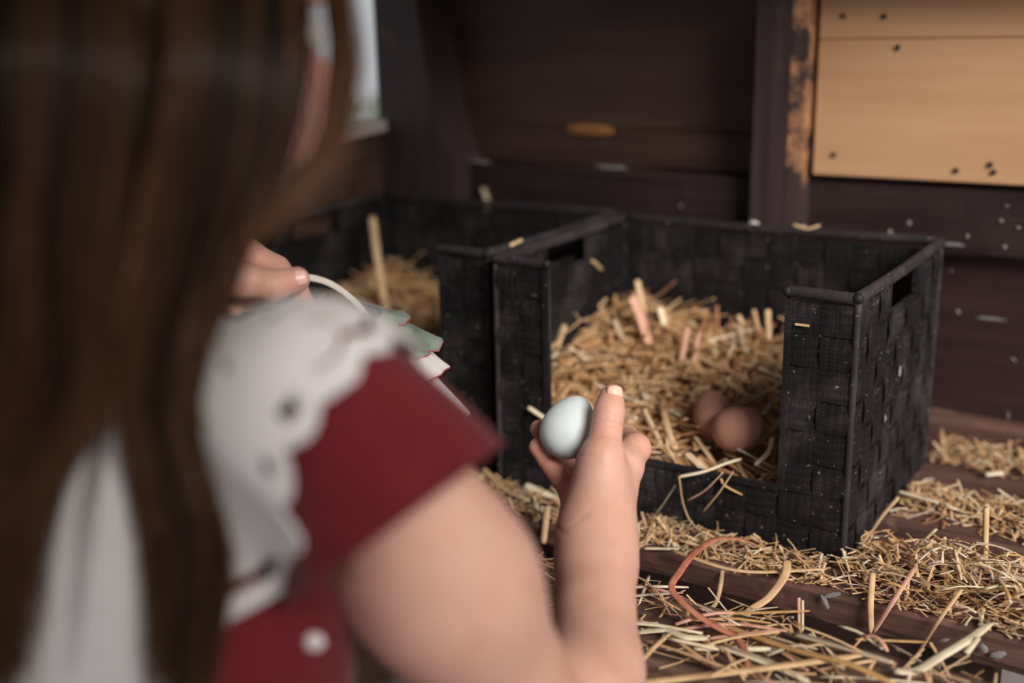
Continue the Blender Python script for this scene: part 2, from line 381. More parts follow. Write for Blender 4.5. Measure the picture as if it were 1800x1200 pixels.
# dried droppings
def splash(name, px, py, y, rx, rz, rot=0, par=None, ax=1, seed=0):
    rx *= .72; rz *= .72; r = random.Random(seed); c = on(px, py, ax, y); bm = bmesh.new(); cs, sn = math.cos(rot), math.sin(rot); ring = []
    nrmv = np.eye(3)[ax]; u = np.array([1., 0, 0]) if ax != 0 else np.array([0, 1., 0]); v = np.array([0, 0, 1.]) if ax != 2 else np.array([0, 1., 0])
    cen = bm.verts.new(Vector(c-nrmv*.0012*(1 if ax == 1 else -1)))
    for i in range(26):
        a = 2*math.pi*i/26; q = r.uniform(.72, 1.05); x, z = rx*q*math.cos(a), rz*q*math.sin(a)
        ring.append(bm.verts.new(Vector(c+u*(x*cs-z*sn)+v*(x*sn+z*cs))))
    for i in range(26): bm.faces.new((cen, ring[i], ring[(i+1) % 26]))
    return obj(name, fix(bm), M['dropping'], par, True)
for i, (px, py, rx, rz, rt) in enumerate(((1742, 560, .0215, .0018, .02), (1684, 548, .004, .0028, -.5), (1672, 476, .0022, .0022, 0), (1782, 632, .005, .0015, -.6), (1772, 730, .0015, .006, 0))):
    splash('dropping_stain', px, py, .3495, rx, rz, rt, wb, 1, i)
for i, (px, py, rx, rz) in enumerate(((1598, 392, .0035, .0035), (1564, 408, .004, .004), (1766, 434, .003, .003), (1700, 415, .0025, .003), (1760, 388, .003, .0025), (1676, 430, .016, .0025), (1790, 400, .003, .002), (1770, 362, .004, .001))):
    splash('dropping_stain', px, py, .3292, rx, rz, 0, wb, 1, 20+i)
for i, (px, py, rx, rz) in enumerate(((845, 284, .026, .0035), (1075, 294, .034, .003), (1196, 362, .003, .003))):
    splash('dropping_stain', px, py, .3172, rx, rz, 0, wb, 1, 40+i)

# left wall with a mesh window and the leaning corner post
WBR = on(693, 208, 0, XL); WBL = on(560, 238, 0, XL); WBF = WBR+(WBL-WBR)*6
wl = tag(obj('wall_left', prism([(XL, .40, FLOOR), (XL, .40, WBR[2]-.01), (XL, WBR[1], WBR[2]-.01), (XL, WBF[1], WBF[2]-.01), (XL, -1.2, WBF[2]-.01), (XL, -1.2, FLOOR)], (-.02, 0, 0)), M['wall']), kind='structure')
obj('wall_board', prism([(XL, WBF[1], WBF[2]-.02), (XL, -1.2, WBF[2]-.02), (XL, -1.2, .80), (XL, WBF[1], .80)], (-.02, 0, 0)), M['wall'], wl)
obj('wall_board', prism([(XL, WBR[1]-.002, WBR[2]-.02), (XL, .40, WBR[2]-.02), (XL, .40, .80), (XL, WBR[1]-.014, .80)], (-.02, 0, 0)), M['wall'], wl)
cp = tag(obj('trim_1', prism([(-.70, .285, .80), (-.652, .285, .80), (-.634, .285, .457), (-.617, .285, .34), (-.585, .285, .262), (-.585, .285, .16), (-.70, .285, .16)], (0, .07, 0)), M['post']), kind='structure')
win = tag(obj('window_1', prism([WBR+np.array([.012, .004, -.010]), WBF+np.array([.012, 0, -.010]), WBF+np.array([.012, 0, .004]), WBR+np.array([.012, .004, .004])], (-.04, 0, 0)), M['sill']), kind='structure')
bt = Batch(); t0 = WBR+np.array([-.006, 0, 0]); t1 = WBF+np.array([-.006, 0, 0])
for i in range(0, 70):
    z = i*.0075; bt.add(np.array([t0+UP*z, t1+UP*z]), .0004, .0004, 0, 3)
for i in range(0, 105):
    q = t0+(t1-t0)*i/104; bt.add(np.array([q, q+UP*.5]), .0004, .0004, 0, 3)
o = obj('wire_mesh', bt.mesh('wire_mesh'), M['wire'], win); o['kind'] = 'stuff'
# yard outside the window
tag(obj('ground', box((-9, -3, FLOOR-.1), (-3.2, 8, FLOOR-.02)), M['gravel']), kind='structure')
tag(obj('ground', box((-3.2, .5, FLOOR-.1), (3, 8, FLOOR-.02)), M['gravel']), kind='structure')
def shrub(name, loc, r, label, seed, n=700):
    q = random.Random(seed); root = thing(name, label, 'shrub', loc); V = []; F = []
    for i in range(n):
        d = Vector((q.gauss(0, 1), q.gauss(0, 1), q.gauss(0, 1))).normalized()*q.uniform(.5, 1); c = Vector((d.x*r, d.y*r, r*.95+d.z*r*.8))
        u = Vector((q.gauss(0, 1), q.gauss(0, 1), q.gauss(0, .6))).normalized(); v = u.orthogonal().normalized(); s = r*q.uniform(.06, .13); b = len(V)
        V += [c-u*s, c+v*s*.4, c+u*s, c-v*s*.4]; F.append((b, b+1, b+2, b+3))
    f = obj('foliage', pydata('foliage', [tuple(v) for v in V], F), M['leaf'], root); f['kind'] = 'stuff'
    st, sf = sweep(np.array([(0, 0, 0), (.02, 0, r*.5), (0, 0, r)]), np.array([.05, .04, .02])*r*2, np.array([.05, .04, .02])*r*2, 7); obj('stem', pydata('stem', st, sf), M['trunk'], root)
g = on(640, 150, 2, FLOOR); d = nrm((g-CAM)*np.array([1, 1, 0]))
shrub('garden_shrub', tuple(CAM*np.array([1, 1, 0])+d*4.2+np.array([0, 0, FLOOR-.02])), .42, 'grey green bush out in the yard beyond the mesh window', 3)

# ================================================================ SLATTED SHELF
shelf = thing('slatted_shelf', 'weathered red brown slatted shelf carrying the black nest baskets', 'shelf', (0, 0, FLOOR))
SL = [(-.212, -.112, 'slat_grey'), (-.056, .046, 'slat'), (.098, .192, 'slat'), (.243, .3190, 'slat')]
for i, (y0, y1, mm) in enumerate(SL):
    child(obj('slat', worn_board((XL+.005, y0, -.024), (.385, y1, 0), 60, .0022, .004, 10+i), M[mm]), shelf)
for x in (-.52, .335): child(obj('joist', box((x-.018, -.20, -.065), (x+.018, .32, -.0225), .002), M['joist']), shelf)
for x, y in ((-.52, -.19), (.335, -.19), (-.52, .30), (.335, .30), (.10, .03)): child(obj('leg', box((x-.02, y-.018, FLOOR), (x+.02, y+.018, -.0640 if x != .10 else -.022), .002), M['joist']), shelf)
for i, (px, py, rx, rz) in enumerate(((1450, 1058, .004, .009), (1462, 1046, .012, .003), (1392, 1085, .003, .002), (1755, 1150, .009, .004), (1730, 1140, .004, .006), (1660, 1125, .006, .002))):
    child(splash('dropping_stain', px, py, -.0585, rx, rz, .5, None, 1, 60+i), shelf)
for i, (px, py, rx, rz) in enumerate(((1690, 968, .012, .003), (1722, 980, .005, .005))): child(splash('dropping_stain', px, py, .0955, rx, rz, .2, None, 1, 80+i), shelf)

# ================================================================ WOVEN NEST BASKETS
BW, BD, BH = .332, .252, .220
def ribbon(P, Nn, width_dir, wd, th, u0=0):
    """flat strap through P; Nn outward normals; returns verts, faces, uvs(per loop)"""
    n = len(P); V = []; L = [0]
    for i in range(1, n): L.append(L[-1]+np.linalg.norm(P[i]-P[i-1]))
    for i in range(n):
        for a, b in ((-1, 1), (1, 1), (1, -1), (-1, -1)): V.append(P[i]+width_dir*wd*.5*a*(1 if b > 0 else .96)+Nn[i]*th*.5*b)
    F = []; UV = []
    for i in range(n-1):
        for k in range(4):
            k2 = (k+1) % 4; F.append((i*4+k, i*4+k2, (i+1)*4+k2, (i+1)*4+k)); va = (0, wd, wd, 0)[k]; vb = (0, wd, wd, 0)[k2]
            UV += [(L[i], va), (L[i], vb), (L[i+1], vb), (L[i+1], va)]
    F.append((3, 2, 1, 0)); UV += [(0, 0)]*4; F.append(((n-1)*4, (n-1)*4+1, (n-1)*4+2, (n-1)*4+3)); UV += [(0, 0)]*4
    return V, F, UV
def strap(name, P, Nn, wdir, wd, parent, th=.0013, m='strap'):
    V, F, UV = ribbon(np.asarray(P), np.asarray(Nn), np.asarray(wdir, float), wd, th)
    me = pydata(name, V, F); uv = me.uv_layers.new(name='UVMap'); uv.data.foreach_set('uv', np.array(UV, np.float32).ravel())
    bm = bmesh.new(); bm.from_mesh(me); fix(bm); bm.to_mesh(me); bm.free()
    me.polygons.foreach_set('use_smooth', [True]*len(me.polygons)); me.set_sharp_from_angle(angle=math.radians(50))
    return obj(name, me, M[m], parent)
def cord(name, pts, r, parent):
    P = np.asarray(pts); V, F = sweep(P, r, r*1.15, 10); me = pydata(name, V, F); uv = me.uv_layers.new(name='UVMap'); Ln = np.r_[0, np.cumsum(np.linalg.norm(np.diff(P, axis=0), axis=1))]
    for pl in me.polygons:
        for li, vi in zip(pl.loop_indices, pl.vertices): uv.data[li].uv = (Ln[vi//10]*2.2, .007)
    return obj(name, me, M['cord'], parent, True)
def make_basket(label, loc, rz, seed):
    rr = np.random.default_rng(seed)
    root = thing('nest_basket', label, 'basket', loc, 'woven nest baskets on the slatted shelf'); root.rotation_euler[2] = rz
    nc, nd, nr = 12, 9, 8; cw, cd, ch = BW/nc, BD/nd, (BH-.006)/nr; am = .0019
    # faces: origin, direction, outward normal, columns, column width
    faces = [('f', np.array([-BW, 0, 0.]), np.array([1., 0, 0]), np.array([0, -1., 0]), nc, cw), ('r', np.array([0, 0, 0.]), np.array([0, 1., 0]), np.array([1., 0, 0]), nd, cd),
             ('b', np.array([0, BD, 0.]), np.array([-1., 0, 0]), np.array([0, 1., 0]), nc, cw), ('l', np.array([-BW, BD, 0.]), np.array([0, -1., 0]), np.array([-1., 0, 0]), nd, cd)]
    for fi, (nm, o0, dr, no, n, cwid) in enumerate(faces):
        for c in range(n):
            rows = nr
            if nm == 'f' and 2 <= c < 10: rows = 2
            hole = nm in 'rl' and (3 <= c <= 5)
            if hole: rows = nr-1
            P = []; Q = []; jit = rr.normal(0, .0006)
            for k in range(rows*4+1):
                z = k/4*ch; s = math.sin((k/4)*math.pi)*(1 if c % 2 else -1)
                P.append(o0+dr*((c+.5)*cwid+jit*(1 if 0 < c < n-1 else 0))+UP*z+no*(s*am)); Q.append(no)
            strap('vertical_strap', P, Q, dr, cwid*.95, root)
    # horizontal straps
    def run(row, segs):
        P = []; Q = []
        z = (row+.5)*ch
        for nm, c0, c1 in segs:
            o0, dr, no, n, cwid = [f[1:] for f in faces if f[0] == nm][0]
            for k in range(int(c0*4), int(c1*4)+1):
                t = k/4; col = min(int(t), n-1); s = -math.sin((t)*math.pi)*(1 if row % 2 else -1)*1.0
                sgn = s*(1)
                # over where the upright strap goes under
                s2 = math.sin((row+.5)*math.pi)*(1 if col % 2 else -1); a = abs(math.sin(t*math.pi))
                P.append(o0+dr*(t*cwid)+UP*z+no*(-s2*am*a)); Q.append(no)
        # soften corners
        P = np.array(P); Q = np.array(Q); keep = [0]+[i for i in range(1, len(P)) if np.linalg.norm(P[i]-P[i-1]) > 1e-4]; P = P[keep]; Q = Q[keep]
        Q2 = Q.copy()
        for i in range(1, len(P)-1):
            if abs(Q[i-1] @ Q[i+1]) < .5: Q2[i] = nrm(Q[i-1]+Q[i+1])
        strap('horizontal_strap', P, Q2, UP, ch*.95, root)
    for row in range(nr):
        if row < 2: run(row, [('f', 0, nc), ('r', 0, nd), ('b', 0, nc), ('l', 0, nd)])
        elif row < nr-1: run(row, [('f', 10, nc), ('r', 0, nd), ('b', 0, nc), ('l', 0, nd), ('f', 0, 2)])
        else:
            run(row, [('f', 10, nc), ('r', 0, 3)]); run(row, [('r', 6, nd), ('b', 0, nc), ('l', 0, 3)]); run(row, [('l', 6, nd), ('f', 0, 2)])
    zt = BH; ins = .0
    def seg(a, b, sag=0): return [np.array(a)*(1-t)+np.array(b)*t-UP*sag*4*t*(1-t) for t in np.linspace(0, 1, 30)]
    xl = -BW+2*cw; xr = -2*cw
    cord('wrapped_rim', seg((xr, 0, zt), (0, 0, zt-.001)), .0042, root); cord('wrapped_rim', seg((0, 0, zt), (0, BD, zt+.002), .002), .0046, root)
    cord('wrapped_rim', seg((0, BD, zt+.002), (-BW, BD, zt+.002), .002), .0042, root); cord('wrapped_rim', seg((-BW, BD, zt+.002), (-BW, 0, zt), .002), .0046, root)
    cord('wrapped_rim', seg((-BW, 0, zt), (xl, 0, zt-.001)), .0042, root)
    for x, y in ((0, 0), (0, BD), (-BW, BD), (-BW, 0), (xl, 0), (xr, 0)):
        V, F = sweep(np.array([(x*.997, y if y else .0015, .002), (x*.997, y if y else .0015, zt)]), .0016, .0016, 6); obj('frame_wire', pydata('w', V, F), M['blackwire'], root, True)
        bm = bmesh.new(); bmesh.ops.create_uvsphere(bm, u_segments=10, v_segments=6, radius=.0045, matrix=Matrix.Translation((x, y-.001, zt))); obj('rim_end', bm, M['blackwire'], root, True)
    # edge bindings of the cut-out and hand-holds
    sgn = [np.array([0, -1., 0])]*2
    for x, s in ((xl, 1), (xr, -1)):
        strap('cut_edge_binding', [(x-.002*s, -.002, 2*ch), (x-.002*s, -.0025, zt-.006)], sgn, (1., 0, 0), .005, root, .0022)
    strap('cut_edge_binding', [(xl, -.002, 2*ch+.001), (xr, -.002, 2*ch+.001)], sgn, (0, 0, 1.), .006, root, .0025)
    for x, s in ((0, 1.), (-BW, -1.)):
        for y in (3*cd, 6*cd): strap('hand_hold_binding', [(x, y, (nr-1)*ch), (x, y, zt-.003)], [np.array([s, 0, 0])]*2, (0, 1., 0), .006, root, .004)
        strap('hand_hold_binding', [(x, 3*cd, (nr-1)*ch), (x, 6*cd, (nr-1)*ch)], [np.array([s, 0, 0])]*2, (0, 0, 1.), .006, root, .004)
    for nm, a, b in (('corner_piping', (0, 0, .001), (0, 0, zt-.004)), ('corner_piping', (0, BD, .001), (0, BD, zt-.004)), ('corner_piping', (-BW, 0, .001), (-BW, 0, zt-.004)), ('corner_piping', (-BW, BD, .001), (-BW, BD, zt-.004))): cord(nm, seg(a, b), .0026, root)
    obj('base_panel', box((-BW+.004, .004, .001), (-.004, BD-.004, .004)), M['blackwire'], root)
    return root
b1 = make_basket('black woven nest basket with two brown eggs in its straw', (0, 0, 0), 0, 1)
b2 = make_basket('black woven nest basket in the wall corner beside the brown egg nest', (-.352, .016, 0), 0, 2)
for i, (px, py, ry, rz_) in enumerate(((1582, 652, .005, .008), (1556, 735, .002, .006))): splash('dropping_stain', px, py, .0036, ry, rz_, .2, b1, 0, 90+i)
# small stitched tag on the front of the first basket
tg = on(1410, 571, 1, -.0032); obj('staple', box(tg-np.array([.0055, .0008, .0008]), tg+np.array([.0055, .0008, .0008])), M['s_tan'], b1)['label'] = 'pale brass staple'

# ================================================================ STRAW
def strawtone(): return float(np.clip(rng.normal(.62, .2), .08, 1))
def outside(P, r):                          # keep shelf litter out of the baskets and the slat gaps reasonable
    P = P.copy(); q = (P[:, 0] < .005+r) & (P[:, 1] > -.005-r) & (P[:, 1] < BD+.01)
    if q.any():
        if P[:, 1].mean() < .012: P[q, 1] = -.006-r
        else: P[q, 0] = .007+r+rng.uniform(0, .004)
    P[:, 1] = np.minimum(P[:, 1], .3205-r); P[:, 2] = np.maximum(P[:, 2], .0006); return P
def inside(ox, oy):
    def f(P, r):
        P = P.copy(); P[:, 0] = np.clip(P[:, 0], ox-BW+.006+r, ox-.006-r); P[:, 1] = np.clip(P[:, 1], oy+.004+r, oy+BD-.006-r); return P
    return f
def litter(name, label, cat, n, place, length, rad, tone=strawtone, tilt=.35, seg=3, parent=None, flat=.35, clip=outside):
    b = Batch()
    for i in range(n):
        c, nv = place(); c = np.asarray(c, float)
        a = rng.uniform(0, 2*np.pi); d = np.array([math.cos(a), math.sin(a), rng.normal(0, tilt)]); d = nrm(d-nv*(d @ nv)+nv*rng.normal(0, tilt*.5))
        L = length()*.5; bend = np.cross(d, nv)*rng.normal(0, .09)*L+nv*rng.normal(0, .06)*L
        P = np.array([c-d*L, c+bend*.8, c+d*L]) if seg == 3 else np.array([c-d*L, c-d*L*.35+bend, c+d*L*.35+bend*1.1, c+d*L])
        r = rad(); P = clip(P, r); b.add(P, r, r*flat, tone(), 4, rng.uniform(-1.2, 1.2))
    o = obj(name, b.mesh(name), M['straw'])
    return tag(o, label, cat, kind='stuff')
def nest_z(x, y):                          # hollowed bedding: higher at the back and left
    u = (x+BW)/BW; v = y/BD
    base = .064+.052*min(1, max(0, (v-.12)/.75))**.9+.030*max(0, .35-u)/.35*min(1, v*3+.3)
    hol = math.exp(-(((x+.118)/.055)**2+((y-.062)/.05)**2)); return base-.030*hol+rng.uniform(-.006, .005)
def nest_place(ox, oy, dz=0.):
    def f():
        x = rng.uniform(-BW+.012, -.012); y = rng.uniform(.008, BD-.010); z = nest_z(x, y)
        gx = (nest_z(x+.01, y)-nest_z(x-.01, y)); return (x+ox, y+oy, z+dz-abs(rng.normal(0, .006))), nrm(np.array([rng.normal(0, .25), -.2, 1.]))
    return f
def bedding(ox, oy, name, label):          # packed straw body under the loose stalks
    nx, ny = 34, 26; V = []; F = []
    for j in range(ny+1):
        for i in range(nx+1):
            x = -BW+.006+(BW-.012)*i/nx; y = .006+(BD-.012)*j/ny; V.append((x+ox, y+oy, nest_z(x, y)-.010))
    for j in range(ny):
        for i in range(nx): a = j*(nx+1)+i; F.append((a, a+1, a+nx+2, a+nx+1))
    b0 = len(V); V += [(-BW+.006+ox, .006+oy, .005), (-.006+ox, .006+oy, .005), (-.006+ox, BD-.006+oy, .005), (-BW+.006+ox, BD-.006+oy, .005)]
    F += [(b0+3, b0+2, b0+1, b0)]
    F += [tuple([b0, b0+1]+[i for i in range(nx, -1, -1)]), tuple([b0+2, b0+3]+[ny*(nx+1)+i for i in range(0, nx+1)]), tuple([b0+1, b0+2]+[j*(nx+1)+nx for j in range(ny, -1, -1)]), tuple([b0+3, b0]+[j*(nx+1) for j in range(0, ny+1)])]
    me = pydata(name, V, F); a = me.attributes.new('tone', 'FLOAT', 'POINT'); a.data.foreach_set('value', np.clip(rng.normal(.5, .2, len(V)), .05, 1).astype(np.float32))
    return tag(obj(name, me, M['straw'], None, True), label, 'straw', kind='stuff')
bedding(0, 0, 'straw_bedding', 'packed golden straw filling the basket of brown eggs')
bedding(-.352, .016, 'straw_bedding', 'packed straw filling the corner nest basket')
nt_ = lambda: float(np.clip(rng.normal(.5, .2), .05, 1))
litter('loose_straw', 'loose golden straw around the two brown eggs', 'straw', 1050, nest_place(0, 0), lambda: rng.uniform(.03, .11), lambda: rng.uniform(.0009, .0034), nt_, .3, 4, clip=inside(0, 0))
litter('loose_straw', 'loose straw inside the corner nest basket', 'straw', 550, nest_place(-.352, .016), lambda: rng.uniform(.03, .11), lambda: rng.uniform(.0009, .0034), nt_, .3, 4, clip=inside(-.352, .016))
def slat_place(y0, y1, x0, x1, h, lump=None):
    def f():
        while True:
            x = rng.uniform(x0, x1); y = rng.uniform(y0+.004, y1-.002)
            if y > -.006 and y < BD+.01 and x < .006: continue
            hh = h
            if lump: hh = h+lump[2]*math.exp(-((x-lump[0])/lump[1])**2-((y-lump[3])/.05)**2)
            if rng.random() > .35+.65*min(1, hh/.012)*(1-.75*max(0, (y0+.022-y)/.03)): continue
            edge = 1-.85*max(0, min(1, (y0+.03-y)/.03)); return (x, y, .0012+abs(rng.uniform(0, hh))*edge), nrm(np.array([rng.normal(0, .2), rng.normal(0, .2), 1]))
    return f
sh = lambda a, b: (lambda: rng.uniform(a, b))
litter('straw_chaff', 'fine straw chaff scattered over the front slat', 'straw', 560, slat_place(-.212, -.112, -.45, .42, .006), sh(.006, .035), sh(.0005, .0012))
litter('straw_chaff', 'thick straw chaff heaped on the slat under the basket front', 'straw', 2900, slat_place(-.056, .046, -.45, .42, .008, (.10, .085, .024, .005)), sh(.005, .026), sh(.0005, .0014), tilt=.5)
litter('straw_chaff', 'straw chaff on the slat beside the basket flank', 'straw', 1300, slat_place(.108, .192, .004, .5, .010), sh(.006, .028), sh(.0006, .0015), tilt=.5)
litter('straw_chaff', 'straw chaff on the slat along the wall foot', 'straw', 900, slat_place(.255, .318, .004, .5, .014), sh(.008, .032), sh(.0007, .0018), tilt=.5)

# single stalks ------------------------------------------------------------
STALKS = []
def stalk(label, pts, wpx, m, name='straw_stalk', flat=.4, group=None, twist=.4, n=18, d=.87, cat='straw'):
    P = spline([np.asarray(p, float) for p in pts], n); r = wpx*.5*d/FPX
    tap = np.interp(np.linspace(0, 1, n), [0, .06, .9, 1], [.8, 1, .95, .55])
    o = tube(name, P, r*tap, M[m], None, 8, n, r*flat*tap, twist, raw=True); STALKS.append(o); return tag(o, label, cat, group)
from mathutils.bvhtree import BVHTree
def bvh(names):
    V = []; F = []
    for o in COL.objects:
        if o.type != 'MESH': continue
        r = o
        while r.parent: r = r.parent
        if r.name.split('.')[0] not in names: continue
        b = len(V); mw = Matrix.Translation(r.location) if (o.parent and not o.matrix_parent_inverse.translation.length) else Matrix.Identity(4)
        V += [mw@v.co for v in o.data.vertices]; F += [tuple(i+b for i in p.vertices) for p in o.data.polygons]
    return BVHTree.FromPolygons(V, F)
NEST = bvh(('straw_bedding', 'loose_straw'))
def rooted(pts):
    """pts = (px, py, y) tip to foot: the foot goes where its sight line meets the nest straw"""
    f = pts[-1]; h = NEST.ray_cast(Vector(CAM), Vector(nrm(ray(f[0], f[1]))))[0]
    dy = (h.y+.004-f[2]) if h is not None else 0
    return [on(p[0], p[1], 1, max(.014, min(p[2]+dy, BD-.008))) for p in pts]
def Z(px, py, z): return on(px, py, 2, z)
def Yp(px, py, y): return on(px, py, 1, y)
stalk('long tan straw stalk lying lengthwise along the front slat edge', [Z(1118, 1194, .006), Z(1260, 1178, .010), Z(1400, 1160, .014), Z(1512, 1145, .012)], 16, 's_tan')
stalk('long golden straw stalk sloping across the front slat', [Z(1262, 1093, .006), Z(1390, 1137, .012), Z(1490, 1163, .018), Z(1575, 1200, .016)], 14, 's_gold')
stalk('stiff grey split stalk crossing the slat gap', [Z(1400, 1105, .012), Z(1490, 1130, .014), Z(1576, 1156, .012)], 15, 's_grey', flat=.3)
stalk('short white hollow straw stub on the front slat', [Z(1220, 1139, .005), Z(1360, 1141, .006)], 10, 's_pale', flat=.9)
stalk('white papery husk on the front slat', [Z(1118, 1112, .004), Z(1160, 1108, .007), Z(1175, 1108, .008), Z(1205, 1120, .010), Z(1245, 1122, .008)], 15, 's_pale', flat=.25)
stalk('pinkish grass stem joined to the white husk', [Z(1245, 1122, .008), Z(1320, 1112, .009), Z(1382, 1106, .010)], 8, 's_pink', 'dry_grass')
stalk('forked white straw bridging to the heaped slat', [Z(1570, 1172, .010), Z(1610, 1172, .010), Z(1650, 1148, .012), Z(1700, 1118, .016), Z(1742, 1088, .014)], 18, 's_pale', flat=.25)
stalk('short white straw fork prong by the heaped slat', [Z(1690, 1140, .010), Z(1712, 1112, .014)], 10, 's_pale', flat=.3)
stalk('thin orange straw spanning the slat gap', [Z(1505, 1126, .006), Z(1626, 1131, .008)], 7, 's_gold')
stalk('upright tan straw standing between slats beside the basket', [Yp(1735, 892, .062), Yp(1733, 970, .060), Yp(1732, 1036, .052)], 12, 's_tan', flat=.9)
stalk('straight tan stick hanging off the heaped slat', [Yp(1534, 1000, -.040), Yp(1530, 1060, -.061), Yp(1531, 1112, -.063)], 11, 's_tan')
stalk('slanting pinkish stick leaning across the heaped slat', [Yp(1607, 990, -.030), Yp(1568, 1050, -.061), Yp(1532, 1106, -.065)], 10, 's_pink')
stalk('long thin stem drooping from the heap past the slat edge', [Yp(1692, 1025, -.040), Yp(1655, 1075, -.062), Yp(1620, 1130, -.064), Yp(1588, 1188, -.070)], 8, 's_tan', 'dry_grass')
stalk('double pink stub standing on the front slat edge', [Yp(1406, 1045, -.110), Yp(1407, 1104, -.116)], 6, 's_pink')
stalk('thin pale stub beside the double pink stub', [Yp(1413, 1048, -.110), Yp(1413, 1104, -.116)], 4, 's_pale')
stalk('rust red curling grass blade draped over both front slats', [Z(1328, 955, .012), Z(1300, 945, .020), Z(1258, 946, .028), Z(1218, 972, .032), Z(1194, 1004, .030), Z(1180, 1028, .026), Z(1192, 1050, .022), Z(1225, 1078, .018), Z(1262, 1101, .014), Z(1293, 1116, .011), Z(1308, 1140, .009), Z(1314, 1172, .006)], 13, 's_rust', 'dry_grass', .18, twist=2.5, n=40)
stalk('broad tan grass blade arching down to a point', [Yp(1384, 985, -.050), Yp(1380, 1012, -.064), Yp(1352, 1050, -.080), Yp(1315, 1076, -.098), Yp(1292, 1112, -.112)], 15, 's_tan', 'dry_grass', .16, twist=.8, n=30)
stalk('small curled tan blade hanging below the basket front slat', [Yp(1268, 1000, -.058), Yp(1264, 1030, -.064), Yp(1256, 1058, -.068), Yp(1238, 1077, -.074)], 8, 's_tan', 'dry_grass', .2, n=24)
stalk('pale straw lying along the basket foot', [Z(1180, 962, .010), Z(1300, 998, .010), Z(1450, 995, .012)], 11, 's_tan')
stalk('white straw chip below the basket front', [Z(1130, 957, .006), Z(1192, 958, .007)], 9, 's_pale')
stalk('thick white straw poking out of the nest over the basket lip', [Yp(1188, 829, -.018), Yp(1232, 820, -.010), Yp(1270, 806, .002), Yp(1300, 797, .012)], 11, 's_pale', flat=.5)
stalk('white curved straw beside the nearer brown egg', [Yp(1344, 752, .026), Yp(1336, 778, .014), Yp(1312, 800, .008)], 10, 's_pale', flat=.3)
stalk('brown stem trailing from the nest down the basket front', [Yp(1192, 838, -.016), Yp(1198, 880, -.014), Yp(1212, 916, -.016), Yp(1240, 942, -.022)], 8, 's_tan', 'dry_grass')
stalk('kinked brown straw hanging over the basket lip', [Yp(1268, 830, -.008), Yp(1236, 862, -.012), Yp(1205, 880, -.014)], 8, 's_pink')
stalk('split brown straw hanging under the white lip straw', [Yp(1286, 826, -.006), Yp(1262, 862, -.012), Yp(1232, 898, -.012)], 7, 's_tan')
stalk('tiny tan fork hanging on the basket lip', [Yp(1262, 845, -.010), Yp(1270, 858, -.012), Yp(1300, 874, -.010)], 6, 's_gold')
stalk('thin dark stem leaning on the basket front', [Yp(1188, 850, -.010), Yp(1165, 885, -.016), Yp(1148, 908, -.022)], 5, 's_grey', 'dry_grass')
stalk('thick white straw lying by the foot of the cut stub', [Yp(924, 852, -.014), Yp(955, 866, -.014), Yp(998, 884, -.014)], 17, 's_pale', flat=.6, d=1.0)
stalk('pale straw end poking out behind the blue egg', [Yp(928, 716, -.006), Yp(975, 748, -.006)], 11, 's_pale', flat=.7, d=1.0)
stalk('broad tan straw leaning on the heaped straw in the basket corner', rooted([(992, 570, .05), (972, 630, .03)]), 16, 's_tan', flat=.3, d=1.0)
stalk('reddish broad leaf standing up in the nest straw', rooted([(1112, 520, .15), (1128, 560, .148), (1142, 605, .14)]), 30, 's_pink', 'dry_grass', .15, d=1.1)
stalk('pale straw standing tallest in the nest straw', rooted([(1120, 492, .152), (1134, 555, .148)]), 16, 's_tan', flat=.4, d=1.1)
stalk('white straw tip standing in the nest straw', rooted([(1160, 540, .16), (1172, 585, .155)]), 16, 's_pale', flat=.4, d=1.1)
stalk('short grey straw tip in the nest straw', rooted([(1080, 562, .13), (1096, 600, .125)]), 15, 's_grey', flat=.4, d=1.1)
stalk('upright tan straw by the right basket wall', rooted([(1350, 545, .13), (1352, 600, .125)]), 12, 's_tan', flat=.4, d=1.1)
stalk('rust stem crossing down the nest straw', rooted([(1208, 575, .15), (1196, 640, .125)]), 13, 's_pink', 'dry_grass', flat=.5, d=1.05)
stalk('second rust stem crossing down the nest straw', rooted([(1228, 585, .15), (1212, 668, .12)]), 12, 's_pink', 'dry_grass', flat=.5, d=1.05)
stalk('broad white straw flake behind the raised thumb', rooted([(1128, 690, .06), (1168, 714, .055), (1205, 732, .05)]), 20, 's_pale', flat=.25, d=1.0)
stalk('reddish stem running to the far brown egg', rooted([(1205, 730, .05), (1230, 755, .04)]), 9, 's_pink', 'dry_grass', flat=.6, d=1.0)
stalk('tall tan straw standing in the corner basket', rooted([(654, 380, .13), (664, 460, .12), (682, 570, .10)]), 17, 's_tan', flat=.6, d=1.25)
stalk('curved tan straw hanging from the wall rail', [Yp(848, 330, .312), Yp(856, 360, .312), Yp(843, 412, .300)], 17, 's_grey', flat=.4, d=1.4)
stalk('thin tan straw hanging behind the post foot', [Yp(1412, 395, .262), Yp(1408, 440, .258), Yp(1404, 500, .255)], 11, 's_grey', flat=.5, d=1.15)
stalk('straw wisp caught on the rim at the post foot', [Yp(1395, 395, .254), Yp(1418, 402, .252), Yp(1442, 396, .256)], 10, 's_tan', flat=.5, d=1.15)
stalk('straw bit on the shared rim between the baskets', [Yp(895, 432, .05), Yp(918, 421, .06)], 13, 's_tan', flat=.6, d=1.05)
stalk('straw bit inside the basket below its hand hold', [on(1040, 458, 0, -BW+.004), on(1056, 474, 0, -BW+.004)], 13, 's_tan', flat=.5, d=1.1)
stalk('tan straw hanging off the slat left of the forearm', [Yp(962, 890, -.050), Yp(955, 955, -.064)], 13, 's_tan', flat=.4, d=.95)
stalk('tan stalk leaning on the basket foot beneath the sleeve', [Z(848, 822, .010), Z(885, 858, .008), Z(930, 880, .006)], 14, 's_tan', flat=.5, d=1.0)
